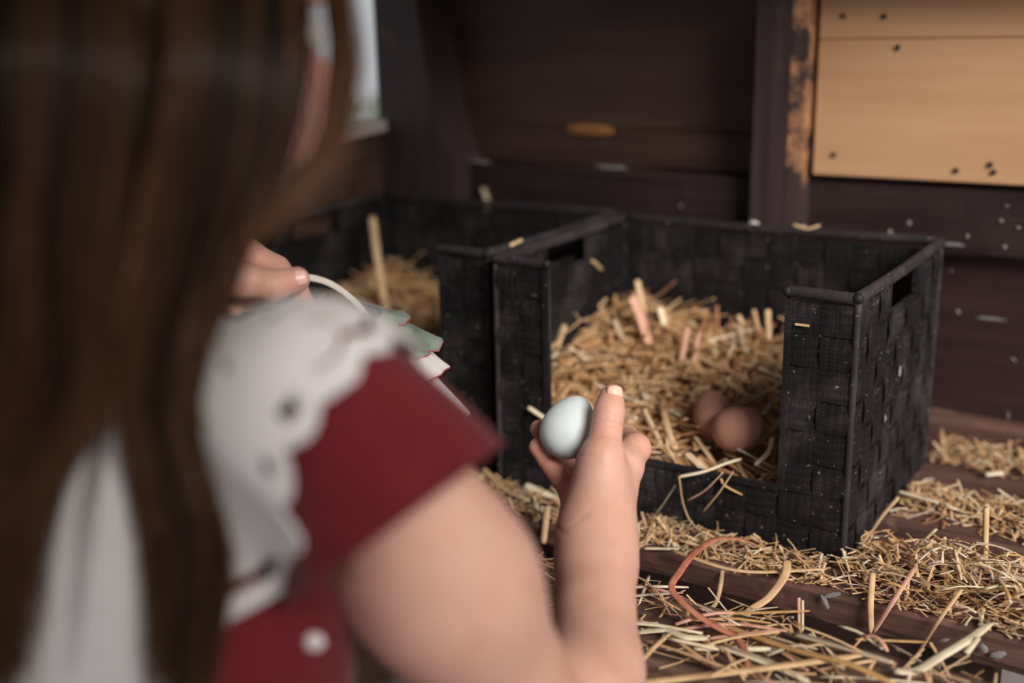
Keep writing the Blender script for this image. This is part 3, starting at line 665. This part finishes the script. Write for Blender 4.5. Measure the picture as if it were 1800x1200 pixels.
stalk('straw sticking off the slat beside the basket heel', [Yp(1590, 880, .105), Yp(1562, 912, .094), Yp(1538, 946, .088)], 9, 's_tan', flat=.5, d=1.0)
stalk('pale straw lying by the basket heel', [Z(1580, 862, .016), Z(1650, 882, .016)], 9, 's_pale', flat=.5, d=1.0)
stalk('white flake on the straw at the wall foot', [Z(1728, 812, .016), Z(1760, 808, .018)], 18, 's_pale', flat=.3, d=1.1)
# more look-alike stalks strewn on the front slat
for i in range(70):
    x = rng.uniform(-.22, .13); y = rng.uniform(-.205, -.118); a = rng.normal(0, .7)+rng.choice([0, .5, -.4]); L = rng.uniform(.025, .09); z = rng.uniform(.004, .014)
    dv = np.array([math.cos(a), math.sin(a)*.8, rng.normal(0, .06)])*L*.5; c = np.array([x, y, z])
    stalk('slim straw stalk strewn among others on the front slat', [c-dv, c+np.array([0, rng.normal(0, .003), .002]), c+dv], rng.uniform(3.5, 10), rng.choice(['s_tan', 's_tan', 's_pale', 's_pale', 's_gold', 's_grey', 's_pink']), group='slim stalks strewn on the front slat', n=6, flat=.5)
for i in range(60):
    x = rng.uniform(.035, .19); y = rng.uniform(-.056, .03); a = rng.uniform(0, 3.14); L = rng.uniform(.015, .045); z = .010+.022*math.exp(-((x-.10)/.085)**2)*rng.uniform(.6, 1)*min(1, (y+.07)/.03)
    dv = np.array([math.cos(a), math.sin(a)*.8, rng.normal(0, .25)])*L*.5; c = np.array([x, y, max(.004, z)])
    stalk('slim straw stalk in the heap at the basket corner', [c-dv, c+np.array([0, 0, .002]), c+dv], rng.uniform(3.5, 7.5), rng.choice(['s_tan', 's_pale', 's_pale', 's_gold', 's_grey']), group='slim stalks in the chaff heap', n=6, flat=.5)
# fluff
f0 = on(1325, 398, 1, .258); bm = bmesh.new(); bmesh.ops.create_icosphere(bm, subdivisions=3, radius=.0058, matrix=Matrix.Translation(Vector(f0)))
for v in bm.verts: v.co += Vector((random.gauss(0, .0006), random.gauss(0, .0006), random.gauss(0, .0006)))
tag(obj('feather_tuft', bm, M['white'], None, True), 'white down tuft caught on the basket back rim', 'feather')

# ================================================================ EGGS
def egg(name, c, axis, hl, hw, m, label, group=None):
    A = nrm(axis); U = nrm(np.cross(A, [0.3, .9, .2])); W = np.cross(A, U); V = []; F = []; nu, nv = 48, 32
    for j in range(nv+1):
        t = math.pi*j/nv; zz = math.cos(t); rr = math.sin(t)*(1-.16*zz-.03*zz*zz)
        for i in range(nu): a = 2*math.pi*i/nu; V.append(np.asarray(c)+A*(zz*hl)+(U*math.cos(a)+W*math.sin(a))*rr*hw)
    for j in range(nv):
        for i in range(nu): F.append((j*nu+i, j*nu+(i+1) % nu, (j+1)*nu+(i+1) % nu, (j+1)*nu+i))
    bm = bmesh.new(); bm.from_mesh(pydata(name, V, F)); bmesh.ops.remove_doubles(bm, verts=bm.verts[:], dist=1e-6); fix(bm)
    return tag(obj(name, bm, m, None, True), label, 'egg', group)
EGGC = at(1006, 746, .842); CR = RC
egg('egg', EGGC, RC.T @ np.array([.42, -.88, .18]), .0245, .0199, M['egg_blue'], 'pale blue egg held in the right hand')
egg('egg', on(1299, 752, 1, .045), np.array([.75, -.1, .42]), .0250, .0196, M['egg_brown'], 'brown egg in the nest with a white straw lying against it')
egg('egg', on(1255, 730, 1, .0735), np.array([-.35, .3, .75]), .0242, .0192, M['egg_brown'], 'brown egg tucked behind the other brown egg in the nest')

# loose stalks settle against whatever they lie on: the shortest shift that makes them touch
SUP = bvh(('straw_bedding', 'loose_straw', 'straw_chaff', 'slatted_shelf', 'nest_basket', 'egg_none', 'wall_back'))
for o in STALKS:
    best = min(((SUP.find_nearest(v.co), v.co) for v in list(o.data.vertices)[::2]), key=lambda t: t[0][3])
    (p_, n_, i_, d_), v_ = best
    if d_ > 2e-4: o.data.transform(Matrix.Translation((p_-v_)*(1+.0004/d_)))

# ================================================================ GIRL
RS = at(650, 768, .51); LS = RS-RH*.232+FH*.030; EL = at(985, 1370, .645)
HC = at(262, 22, .505)
NBm = (RS+LS)/2
FD = nrm(FH*.83+RH*.50-UP*.22); HR = nrm(np.cross(FD, UP)); HU = np.cross(HR, FD)      # head axes
GR = nrm(RS-LS); GF = nrm(np.cross(UP, GR)); TA = np.array([GR, GF, UP])                 # torso axes (rows)
body = SDF(); VF0 = RC[2]
PEL = NBm-UP*.36-GF*.01
body.ell(NBm-UP*.10+GF*.006, TA, (.088, .064, .145)); body.ell(PEL+UP*.09, TA, (.088, .062, .12), .04); body.ell(PEL, TA, (.105, .080, .075), .04)
body.cone(RS-GR*.03, LS+GR*.03, .032, .032, .04)
body.cone(NBm+UP*.01, HC-UP*.05-FD*.015, .034, .031, .02)
HA = np.array([HR, FD, HU])
body.ell(HC+HU*.012-FD*.012, HA, (.069, .082, .078), .02); body.ell(HC+FD*.030-HU*.035, HA, (.052, .052, .055), .02); body.ell(HC+FD*.052-HU*.070, HA, (.024, .022, .020), .02)
body.cone(HC+FD*.078+HU*.012, HC+FD*.094-HU*.018, .006, .0085, .012)                     # nose
for s in (-1, 1):
    body.ell(HC+FD*.060+HR*s*.034-HU*.030, HA, (.026, .020, .022), .02)                  # cheeks
    body.ell(HC+HR*s*.070-HU*.008-FD*.008, HA, (.007, .014, .020), .006)                 # ears
    body.cone(HC+FD*.070+HR*s*.014+HU*.022, HC+FD*.062+HR*s*.044+HU*.022, .006, .005, .012)
body.cone(HC+FD*.082-HU*.043-HR*.013, HC+FD*.082-HU*.043+HR*.013, .0045, .0045, .006); body.cone(HC+FD*.081-HU*.051-HR*.010, HC+FD*.081-HU*.051+HR*.010, .005, .005, .006)
body.crease(HC+FD*.085-HU*.0465, HU, .0022, .0012, .02)
# right arm
WR = at(1049, 930, .797)
body.chain([RS, RS*.64+EL*.36-VF0*.012, EL], [.0315, .0385, .0315], .03)
FM = EL*.58+WR*.42; body.chain([EL, EL*.72+WR*.28+RH*.001, at(1043, 1180, .712), at(1048, 985, .783), WR], [.0310, .0320, .0292, .0257, .0250], .015)
H = lambda *a: at(*a)
# right palm
body.cone(WR, H(1060, 872, .816), .0242, .0200, .015)
body.chain([H(1052, 900, .806), H(1092, 820, .832)], [.0190, .0165], .014)               # index metacarpal
body.chain([H(1050, 900, .812), H(1078, 838, .848)], [.0170, .0150], .012)
body.chain([H(1040, 905, .818), H(1048, 862, .848)], [.0155, .0130], .010)
body.chain([H(1022, 915, .812), H(1014, 874, .838)], [.0155, .0120], .006)               # little finger side
body.ell(H(1054, 838, .812), RC, (.0185, .024, .0165), .007)                              # thenar pad
# right fingers
body.chain([H(1054, 872, .800), H(1060, 802, .806), H(1067, 748, .815), H(1071, 722, .819), H(1075, 698, .824)], [.0180, .0136, .0104, .0100, .0090], .006, .012)      # thumb
body.chain([H(1094, 818, .834), H(1117, 788, .846), H(1098, 768, .876), H(1052, 752, .890), H(1022, 742, .884)], [.0142, .0110, .0098, .0085, .0070], .004, .005)   # index curls behind egg
body.chain([H(1078, 838, .848), H(1066, 800, .884), H(1020, 775, .897), H(985, 757, .888)], [.0125, .0090, .0082, .0070], .0025, .006)    # middle
body.chain([H(1050, 862, .846), H(1012, 836, .876), H(972, 792, .885), H(947, 753, .874)], [.0115, .0088, .0080, .0070], .0022, .005)      # ring
body.chain([H(1020, 880, .834), H(992, 848, .850), H(965, 812, .856), H(945, 785, .853)], [.0112, .0084, .0078, .0068], .0022, .005)       # little
for a, b, t, dp in (((1058, 806, .808), (1066, 748, .816), 1.06, .0006), ((1066, 748, .816), (1075, 698, .824), .30, .0005), ((1058, 806, .808), (1066, 748, .816), .9, .0007), ((1058, 806, .808), (1066, 748, .816), .55, .0004), ((1066, 748, .816), (1075, 698, .824), .12, .0006), ((992, 848, .850), (965, 812, .856), .0, .0012), ((992, 848, .850), (965, 812, .856), 1., .0009), ((1020, 880, .834), (992, 848, .850), .45, .0008), ((1046, 870, .800), (1058, 806, .808), .92, .0005)):
    A_, B_ = H(*a), H(*b); body.crease(A_+(B_-A_)*t, B_-A_, max(dp*1.6, .0010), .0009, .020)
body.crease(H(1096, 772, .825), RC.T @ np.array([.78, -.6, .1]), .0022, .0022, .014)
body.crease(H(1010, 900, .790), RC.T @ np.array([.62, .74, .2]), .0010, .0008, .022); body.crease(H(1000, 925, .785), RC.T @ np.array([.3, .95, .2]), .0008, .0008, .018)
# left arm and pinching hand
LW = H(318, 468, .765); LE = LS+FH*.075-UP*.165-RH*.035
body.chain([LS, LS*.5+LE*.5, LE], [.0405, .038, .031], .03); body.chain([LE, LE*.5+LW*.5, LW], [.031, .0285, .0215], .012)
body.chain([LW, H(385, 462, .785)], [.0200, .0180], .012); body.chain([LW, H(392, 480, .80)], [.019, .0165], .012)
body.chain([H(370, 480, .772), H(425, 492, .772), H(478, 502, .776), H(522, 491, .782)], [.0150, .0118, .0104, .0088], .005, .01)            # thumb
body.chain([H(388, 452, .792), H(432, 446, .806), H(484, 474, .810), H(517, 506, .800), H(535, 532, .795)], [.0150, .0112, .0100, .0086, .0072], .004, .008)  # index
body.chain([H(388, 478, .805), H(440, 480, .832), H(478, 500, .822), H(468, 520, .806)], [.013, .0100, .0090, .0075], .003, .006)
body.chain([H(380, 500, .805), H(425, 496, .825), H(452, 515, .820), H(438, 530, .802)], [.0125, .0095, .0085, .0072], .003, .006)
body.chain([H(370, 515, .800), H(402, 508, .815), H(424, 528, .808), H(412, 540, .796)], [.0115, .0085, .0078, .0068], .003, .006)
for a, b, t, dp in (((425, 492, .772), (478, 502, .776), .95, .0006), ((388, 452, .792), (432, 446, .806), 1., .0007), ((432, 446, .806), (484, 474, .810), .85, .0007)):
    A_, B_ = H(*a), H(*b); body.crease(A_+(B_-A_)*t, B_-A_, dp, .0008, .016)
# kneeling legs
for s in (-1, 1):
    hp = PEL+GR*s*.05; kn_ = np.array([hp[0], hp[1], FLOOR+.052])+GF*.06; ft = kn_-GF*.24+UP*(-.012)
    body.chain([hp, kn_], [.062, .045], .03); body.chain([kn_, kn_*.5+ft*.5+UP*.008, ft], [.044, .046, .030], .02); body.chain([ft, ft-GF*.10-UP*.012], [.028, .020], .01)
girl = thing('person', 'girl in dark red dress with white eyelet collar holding out a blue egg', 'person', (PEL[0], PEL[1], FLOOR))
bme = body.mesh('body', .0014)
bco = np.zeros(len(bme.vertices)*3, np.float32); bme.vertices.foreach_get('co', bco); bco = bco.reshape(-1, 3); bls = np.zeros(len(bco))
for p_, r_, a_ in (((1076, 690, .822), .010, .35), ((1066, 748, .810), .009, .45), ((947, 753, .874), .012, .7), ((945, 785, .853), .012, .65), ((992, 848, .850), .014, .6), ((968, 815, .856), .012, .5), ((1012, 870, .835), .016, .6), ((1128, 795, .838), .010, .35), ((1005, 905, .80), .016, .35), ((1040, 770, .800), .008, .35), ((1112, 772, .85), .012, .35), ((535, 532, .795), .012, .6), ((517, 495, .776), .010, .45), ((440, 470, .79), .016, .4), ((985, 1370, .645), .05, .4), ((540, 150, .53), .03, .5)):
    q_ = at(*p_); bls += a_*np.exp(-((bco-q_)**2).sum(1)/r_**2)
a = bme.attributes.new('blush', 'FLOAT', 'POINT'); a.data.foreach_set('value', np.clip(bls, 0, .8).astype(np.float32))
child(obj('body', bme, M['skin'], None, True), girl)
# the held egg is pressed against the hand
eo = bpy.data.objects['egg']; BB = BVHTree.FromPolygons([Vector(v) for v in bco], [tuple(p.vertices) for p in bme.polygons])
(p_, n_, i_, d_), v_ = min(((BB.find_nearest(v.co), v.co) for v in eo.data.vertices), key=lambda t: t[0][3])
eo.data.transform(Matrix.Translation((p_-v_)*(1+.0006/max(d_, 1e-5))))
def nail(c, n, up, w, l, label=None):
    n = nrm(n); up = nrm(up-n*(up @ n)); sd = np.cross(up, n); V = []; F = []; k = 9
    for j in range(k):
        for i in range(k):
            a = (i/(k-1)*2-1); b = (j/(k-1)*2-1); rr = math.sqrt(max(0, 1-.25*max(0, b)**2)); x = a*w*.5*rr; y = b*l*.5*(1-.12*a*a)
            V.append(c+sd*x+up*y-n*(a*a*w*.20+max(0, b)**2*.0006-.0003))
    for j in range(k-1):
        for i in range(k-1): F.append((j*k+i, j*k+i+1, (j+1)*k+i+1, (j+1)*k+i))
    me = pydata('fingernail', V, F); o = obj('fingernail', me, M['nail'], None, True); sm = o.modifiers.new('thick', 'SOLIDIFY'); sm.thickness = .0007; sm.offset = -1
    return child(o, girl)
def surf(X, n):                             # walk from inside the finger to its skin
    X = np.array(X, float); n = nrm(n)
    for _ in range(60):
        d = float(body(X[None])[0])
        if d > -1e-5: break
        X = X+n*max(-d*.8, 1e-5)
    return X
tn = RC.T @ np.array([.26, -.22, -.94]); tc = at(1076, 695, .823); nail(surf(tc, tn), tn, RC.T @ np.array([.10, -1, .10]), .0128, .0125)
tn = RC.T @ np.array([.25, -.10, -.95]); tc = at(523, 491, .782); nail(surf(tc, tn), tn, RC.T @ np.array([1, -.22, .1]), .0118, .0115)
for s in (-1, 1):
    ec = HC+FD*.066+HR*s*.029+HU*.004
    bm = bmesh.new(); bmesh.ops.create_uvsphere(bm, u_segments=16, v_segments=10, radius=.0115, matrix=Matrix.Translation(Vector(ec))); e_ = child(obj('eye', bm, M['eye'], None, True), girl)
    bm = bmesh.new(); bmesh.ops.create_uvsphere(bm, u_segments=12, v_segments=8, radius=.0055, matrix=Matrix.Translation(Vector(ec+FD*.0075))); io = obj('iris', bm, M['iris'], None, True); io.parent = e_

# ---- dress
dress = SDF()
dress.ell(NBm-UP*.105+GR*.004+GF*.006, TA, (.097, .076, .150)); dress.ell(PEL+UP*.10, TA, (.098, .074, .13), .05)
dress.cone(RS-GR*.028, LS+GR*.028, .0415, .0415, .04); dress.cone(RS-GR*.02, RS, .038, .036, .02); dress.cone(LS+GR*.02, LS, .038, .036, .02)
skirt0 = PEL+UP*.02
dress.cone(PEL+UP*.06, np.array([PEL[0], PEL[1], FLOOR+.20]), .10, .16, .05)
child(obj('dress', dress.mesh('dress', .005), M['red'], None, True), girl)
VF = RC[2]
def sleeve(rings, name='sleeve'):
    """rings: list of (P1, P2, depth half) lofted"""
    k = 48; V = []; F = []
    for j, (p1, p2, e2) in enumerate(rings):
        c = (p1+p2)/2; e1 = (p1-p2)/2; vd = nrm(c-CAM); e2v = nrm(vd-e1*(vd @ e1)/(e1 @ e1))*e2
        for i in range(k):
            a = 2*math.pi*i/k; wv = 1+.012*math.sin(a*5+1)*(j/len(rings)); V.append(c+e1*math.cos(a)*wv+e2v*math.sin(a)*wv)
    for j in range(len(rings)-1):
        for i in range(k): F.append((j*k+i, j*k+(i+1) % k, (j+1)*k+(i+1) % k, (j+1)*k+i))
    o = obj(name, pydata(name, V, F), M['red'], None, True); s = o.modifiers.new('t', 'SOLIDIFY'); s.thickness = .002; s.offset = 0
    return child(o, girl)
s0 = (at(632, 610, .515), at(470, 850, .465)); s1 = (at(858, 800, .540), at(522, 1052, .468))
rg = []
for t in np.linspace(-.45, 1, 14):
    p1 = s0[0]*(1-t)+s1[0]*t+GR*.004*math.sin(max(t, 0)*3.14); p2 = s0[1]*(1-t)+s1[1]*t; f_ = 1-.75*max(0, -t/.45)**2.; c_ = (p1+p2)/2
    rg.append((c_+(p1-c_)*f_, c_+(p2-c_)*f_, (.046+(.056-.046)*max(t, 0))*f_))
sleeve(rg)
ldir = nrm(LE-LS); la = nrm(np.cross(ldir, VF)); lr = []
for t in np.linspace(0, 1, 7): c = LS+ldir*(.0+.075*t); lr.append((c+la*(.044+.008*t), c-la*(.044+.008*t), .044+.006*t))
sleeve(lr)

# ---- white eyelet collar, draped over the shoulders by walking along the dress surface
NK = NBm+UP*.036
drape = SDF(); drape.p = [t for t in dress.p[:5]]; drape.cone(*[ (s0[0]+s0[1])/2, (s1[0]+s1[1])/2], .047, .052, .02)
nth, ns = 420, 110; th = np.linspace(0, 2*np.pi, nth, endpoint=False)
D0 = np.cos(th)[:, None]*GR+np.sin(th)[:, None]*GF
X = NK+D0*np.array([.040]); X = NK+D0*.040
LEN0 = np.interp(np.degrees(th), [0, 20, 40, 65, 90, 115, 140, 160, 180, 195, 215, 230, 243, 253, 260, 280, 282.5, 286, 290, 294, 300, 312, 330, 345, 360],
                 [.105, .145, .145, .12, .10, .12, .128, .115, .085, .085, .085, .095, .12, .16, .27, .30, .28, .235, .185, .15, .125, .108, .098, .098, .105])
def walk(LEN):
    X = NK+D0*.040; Pg = np.zeros((nth, ns, 3)); off = .004
    for _ in range(12): X = X-(drape(X)-off)[:, None]*drape.grad(X)
    for j in range(ns):
        Pg[:, j] = X; n_ = drape.grad(X); hd = D0*.8-UP*.7*min(1., j/20); t_ = hd-n_*np.sum(hd*n_, -1, keepdims=True); t_ /= np.linalg.norm(t_, axis=1, keepdims=True)+1e-9
        X = X+t_*(LEN/ns)[:, None]
        for _ in range(2): X = X-(drape(X)-off-.0015*np.sin(th*9)*j/ns)[:, None]*drape.grad(X)*.9
    return Pg
Pg = walk(LEN0); ed = Pg[:, -1]; sl = np.r_[0, np.cumsum(np.linalg.norm(np.diff(np.vstack([ed, ed[:1]]), axis=0), axis=1))]; per = sl[-1]/max(1, round(sl[-1]/.025)); sl = sl[:-1]
LEN = LEN0+np.abs(np.sin(np.pi*sl/per))**.7*.008-.004; Pg = walk(LEN)
eye = np.zeros((nth, ns), bool)
arc = (np.arange(ns)[None, :]/ns)*LEN[:, None]; tail = LEN[:, None]-arc; aa = sl[:, None]/per
for dist, ph in ((.014, .5), (.048, 0.)):
    du = (aa+ph-np.round(aa+ph))*per; eye |= ((du/.0026)**2+((tail-dist)/.0034)**2 < 1) & (arc > .02) & ~((np.degrees(th) > 275) & (np.degrees(th) < 303))[:, None]
V = Pg.reshape(-1, 3); F = []
for i in range(nth):
    i2 = (i+1) % nth
    for j in range(ns-1):
        if not (eye[i, j] or eye[i2, j+1]): F.append((i*ns+j, i2*ns+j, i2*ns+j+1, i*ns+j+1))
o = obj('collar', pydata('collar', V, F), M['white'], None, True); s = o.modifiers.new('t', 'SOLIDIFY'); s.thickness = .0022; s.offset = 1
o['label'] = 'white scalloped eyelet collar'; child(o, girl)
# white lace tab at the dress side
lt = at(552, 1128, .36)
for _ in range(80):
    dd = float(dress(lt[None])[0])
    if dd < .002: break
    lt = lt+ray(552, 1128)*dd*.7
bm = bmesh.new(); bmesh.ops.create_uvsphere(bm, u_segments=16, v_segments=10, radius=.0050)
for v in bm.verts: v.co = Vector(lt)+Vector(RH)*v.co.x*1.0+Vector(UP)*v.co.z*.9+Vector(FH)*v.co.y*.5
child(obj('lace_button', bm, M['white'], None, True), girl)['label'] = 'white lace button at the side of the dress'

# ---- hair: locks interpolated between guide curves
G = [  # px, py, depth along each guide
 [(-230, -220, .46), (-260, 60, .42), (-230, 420, .43), (-190, 760, .455), (-190, 1300, .47)],
 [(-60, -250, .44), (-90, 60, .40), (-80, 420, .415), (-70, 760, .445), (-90, 1300, .46)],
 [(60, -260, .43), (50, 60, .395), (30, 420, .41), (-5, 780, .44), (-30, 1300, .455)],
 [(170, -270, .43), (180, 60, .395), (150, 420, .41), (150, 700, .44), (40, 900, .445), (-10, 1300, .455)],
 [(280, -270, .435), (300, 60, .40), (240, 420, .415), (215, 700, .44), (262, 950, .455), (270, 1300, .46)],
 [(380, -260, .445), (400, 60, .41), (340, 400, .42), (270, 660, .44), (300, 930, .455), (300, 1300, .46)],
 [(430, -250, .46), (465, 60, .425), (425, 310, .43), (340, 530, .44), (330, 760, .45), (375, 980, .46), (325, 1300, .465)],
 [(450, -240, .475), (492, 50, .445), (458, 280, .445), (385, 450, .445), (335, 650, .45), (385, 850, .46), (360, 1050, .468), (335, 1300, .47)],
 [(545, -230, .50), (612, 40, .475), (596, 230, .465), (510, 370, .455), (392, 460, .455), (370, 640, .455), (405, 800, .462), (375, 1000, .47), (345, 1300, .475)],
]
GP = np.array([spline([at(*p) for p in g], 34) for g in G])
hb = Batch(); SEG = 22
def lock(u, inner, jit, tone0, r, lmax=1.):
    i = min(int(u), len(G)-2); f = u-i; P = GP[i]*(1-f)+GP[i+1]*f
    t = np.linspace(0, 1, 34); q = P+VF*inner*(1-.6*t)[:, None]
    ph = rng.uniform(0, 6.28, 3); amp = jit*(.15+t)
    q = q+RH*(amp*np.sin(t*rng.uniform(5, 11)+ph[0]))[:, None]+VF*(amp*.7*np.sin(t*rng.uniform(5, 11)+ph[1]))[:, None]+RH*rng.normal(0, jit*.5)
    n_ = SEG; idx = np.linspace(0, 33*lmax, n_); q = np.stack([np.interp(idx, np.arange(34), q[:, k]) for k in range(3)], 1)
    d = drape(q); low = (d < .0095)
    if low.any():
        g_ = drape.grad(q[low]); q[low] += g_*(.0095-d[low])[:, None]
    tn_ = np.clip(tone0+np.linspace(-.06, .26, n_), 0, 1)
    tp = np.interp(np.linspace(0, 1, n_), [0, .1, .7, 1], [.6, 1, 1, .15]); hb.add(q, r*tp, r*.7*tp, tn_, 3)
def rough_u():
    while True:
        u = rng.uniform(0, len(G)-1)
        if 3.12 < u < 3.93 and rng.random() < .93: continue
        if u > 7.08: continue
        return u
NCL = 64; cl = [(rough_u(), abs(rng.normal(0, .012)), float(np.clip(rng.normal(.24, .2), 0, .8)), rng.uniform(.02, .10)) for _ in range(NCL)]
for i in range(4300):
    u0, in0, t0_, sp = cl[rng.integers(0, NCL)]
    u = float(np.clip(u0+rng.normal(0, sp), 0, len(G)-1.001))
    if 3.1 < u < 3.93: u = 3.08 if u < 3.5 else 3.95
    if 7.12 < u < 7.72: u = 7.1
    if u > 7.72 and rng.random() < .85: u = rng.uniform(5.5, 7.1)
    lock(u, in0+abs(rng.normal(0, .005)), .0042, float(np.clip(t0_+rng.normal(0, .06), 0, .8)), rng.uniform(.00035, .0008), rng.uniform(.72, 1))
for i in range(700): lock(rough_u() if rng.random() < .5 else rng.uniform(0, 3.1), .018+abs(rng.normal(0, .008)), .003, float(np.clip(rng.normal(.24, .2), 0, .8)), .0009, .95)
for i in range(70): lock(rng.uniform(7.80, 7.99), abs(rng.normal(0, .004)), .003, .5, .0006, 1)
for u, jx in ((8., 0), (7.9, .0), (7.8, 0)):                                              # strays in front of the sleeve
    for _ in range(14): lock(8-1e-3-abs(rng.normal(0, .05)), -.004, .008, .5, .0005, rng.uniform(.35, .6))
for pts in ([(560, 560, .46), (625, 660, .465), (636, 800, .468), (615, 930, .47), (598, 1030, .47)], [(500, 640, .46), (560, 760, .465), (600, 870, .468), (600, 960, .47)]):
    base = spline([at(*p) for p in pts], SEG)
    for _ in range(26):
        hb.add(base+RH*rng.normal(0, .0022)+VF*rng.normal(0, .002)+RH*(.001*np.sin(np.linspace(0, 5, SEG)+rng.uniform(0, 6)))[:, None], .0004, .0003, np.full(SEG, .75), 3)
child(obj('hair', hb.mesh('hair'), M['hair'], None, True), girl)['label'] = 'long loose brown hair'
# scalp cap of hair under the locks
capS = SDF(); capS.ell(HC+HU*.020-FD*.026, HA, (.073, .080, .084)); capS.ell(HC-FD*.045-HU*.045, HA, (.062, .045, .07), .03)
cme = capS.mesh('hair_cap', .005); a = cme.attributes.new('tone', 'FLOAT', 'POINT'); a.data.foreach_set('value', np.full(len(cme.vertices), .24, np.float32))
child(obj('hair_cap', cme, M['hair'], None, True), girl)

# ================================================================ EGG-GATHERING BASKET IN THE LEFT HAND
EB = at(554, 580, .845); EBz = EB[2]
eb = thing('gathering_basket', 'small handled egg basket with ruffled green and white cloth liner', 'basket', tuple(EB-UP*.12))
def frustum(name, r0, z0, r1, z1, m, amp, nf, ph, parent, jag=0., rot=0):
    k = 168; V = []; F = []; J = 7
    for j in range(J):
        t = j/(J-1)
        for i in range(k):
            a = 2*math.pi*i/k; r = r0+(r1-r0)*t**.8+amp*t*(math.sin(nf*a+ph)+.4*math.sin(2.3*nf*a+1.7*ph)); z = z0+(z1-z0)*t+jag*t*math.sin(nf*a*.5+ph)
            V.append(EB+RH*r*math.cos(a)+FH*r*math.sin(a)+UP*z)
    for j in range(J-1):
        for i in range(k): F.append((j*k+i, j*k+(i+1) % k, (j+1)*k+(i+1) % k, (j+1)*k+i))
    o = obj(name, pydata(name, V, F), M[m], None, True); s = o.modifiers.new('t', 'SOLIDIFY'); s.thickness = .0012
    child(o, parent); return o, V[(J-1)*k:]
for (r0, z0, r1, z1, m_, amp, nf, ph, jag) in ((.050, .010, .066, .004, 'green', .004, 11, .3, .004), (.056, .004, .088, -.014, 'green', .005, 13, 1.1, .004), (.060, -.006, .094, -.034, 'white', .005, 12, 2.0, .004), (.064, -.020, .106, -.072, 'white', .005, 10, .7, .003)):
    o, edge = frustum('ruffle', r0, z0, r1, z1, m_, amp, nf, ph, eb, jag)
    E_ = np.array(edge+edge[:1]); Vv, Ff = sweep(E_, .0006, .0011, 5); ho = obj('red_hem', pydata('red_hem', Vv, Ff), M['trim'], None, True); ho.parent = o
bowl, _ = frustum('basket_body', .060, 0, .048, -.105, 'wicker', .0, 6, 0, eb)
for z in np.linspace(-.012, -.10, 8):
    a = np.linspace(0, 2*np.pi, 60); r = .061-.012*(-z/.105); Vv, Ff = sweep(np.array([EB+RH*r*math.cos(x)+FH*r*math.sin(x)+UP*z for x in a]), .0045, .0045, 6); child(obj('wicker_coil', pydata('wicker_coil', Vv, Ff), M['wicker'], None, True), eb)
bm = bmesh.new(); bmesh.ops.create_cone(bm, cap_ends=True, segments=40, radius1=.048, radius2=.049, depth=.008, matrix=Matrix.Translation(Vector(EB-UP*.108))); child(obj('basket_bottom', bm, M['wicker']), eb)
hp = [at(400, 620, .86), at(415, 540, .835), at(470, 497, .805), at(528, 487, .800), at(575, 496, .812), at(615, 522, .825), at(645, 555, .835), at(662, 590, .842)]
V_, F_ = sweep(spline(hp, 48), .0009, .0026, 8); child(obj('handle', pydata('handle', V_, F_), M['splint'], None, True), eb)['label'] = 'thin white splint handle'
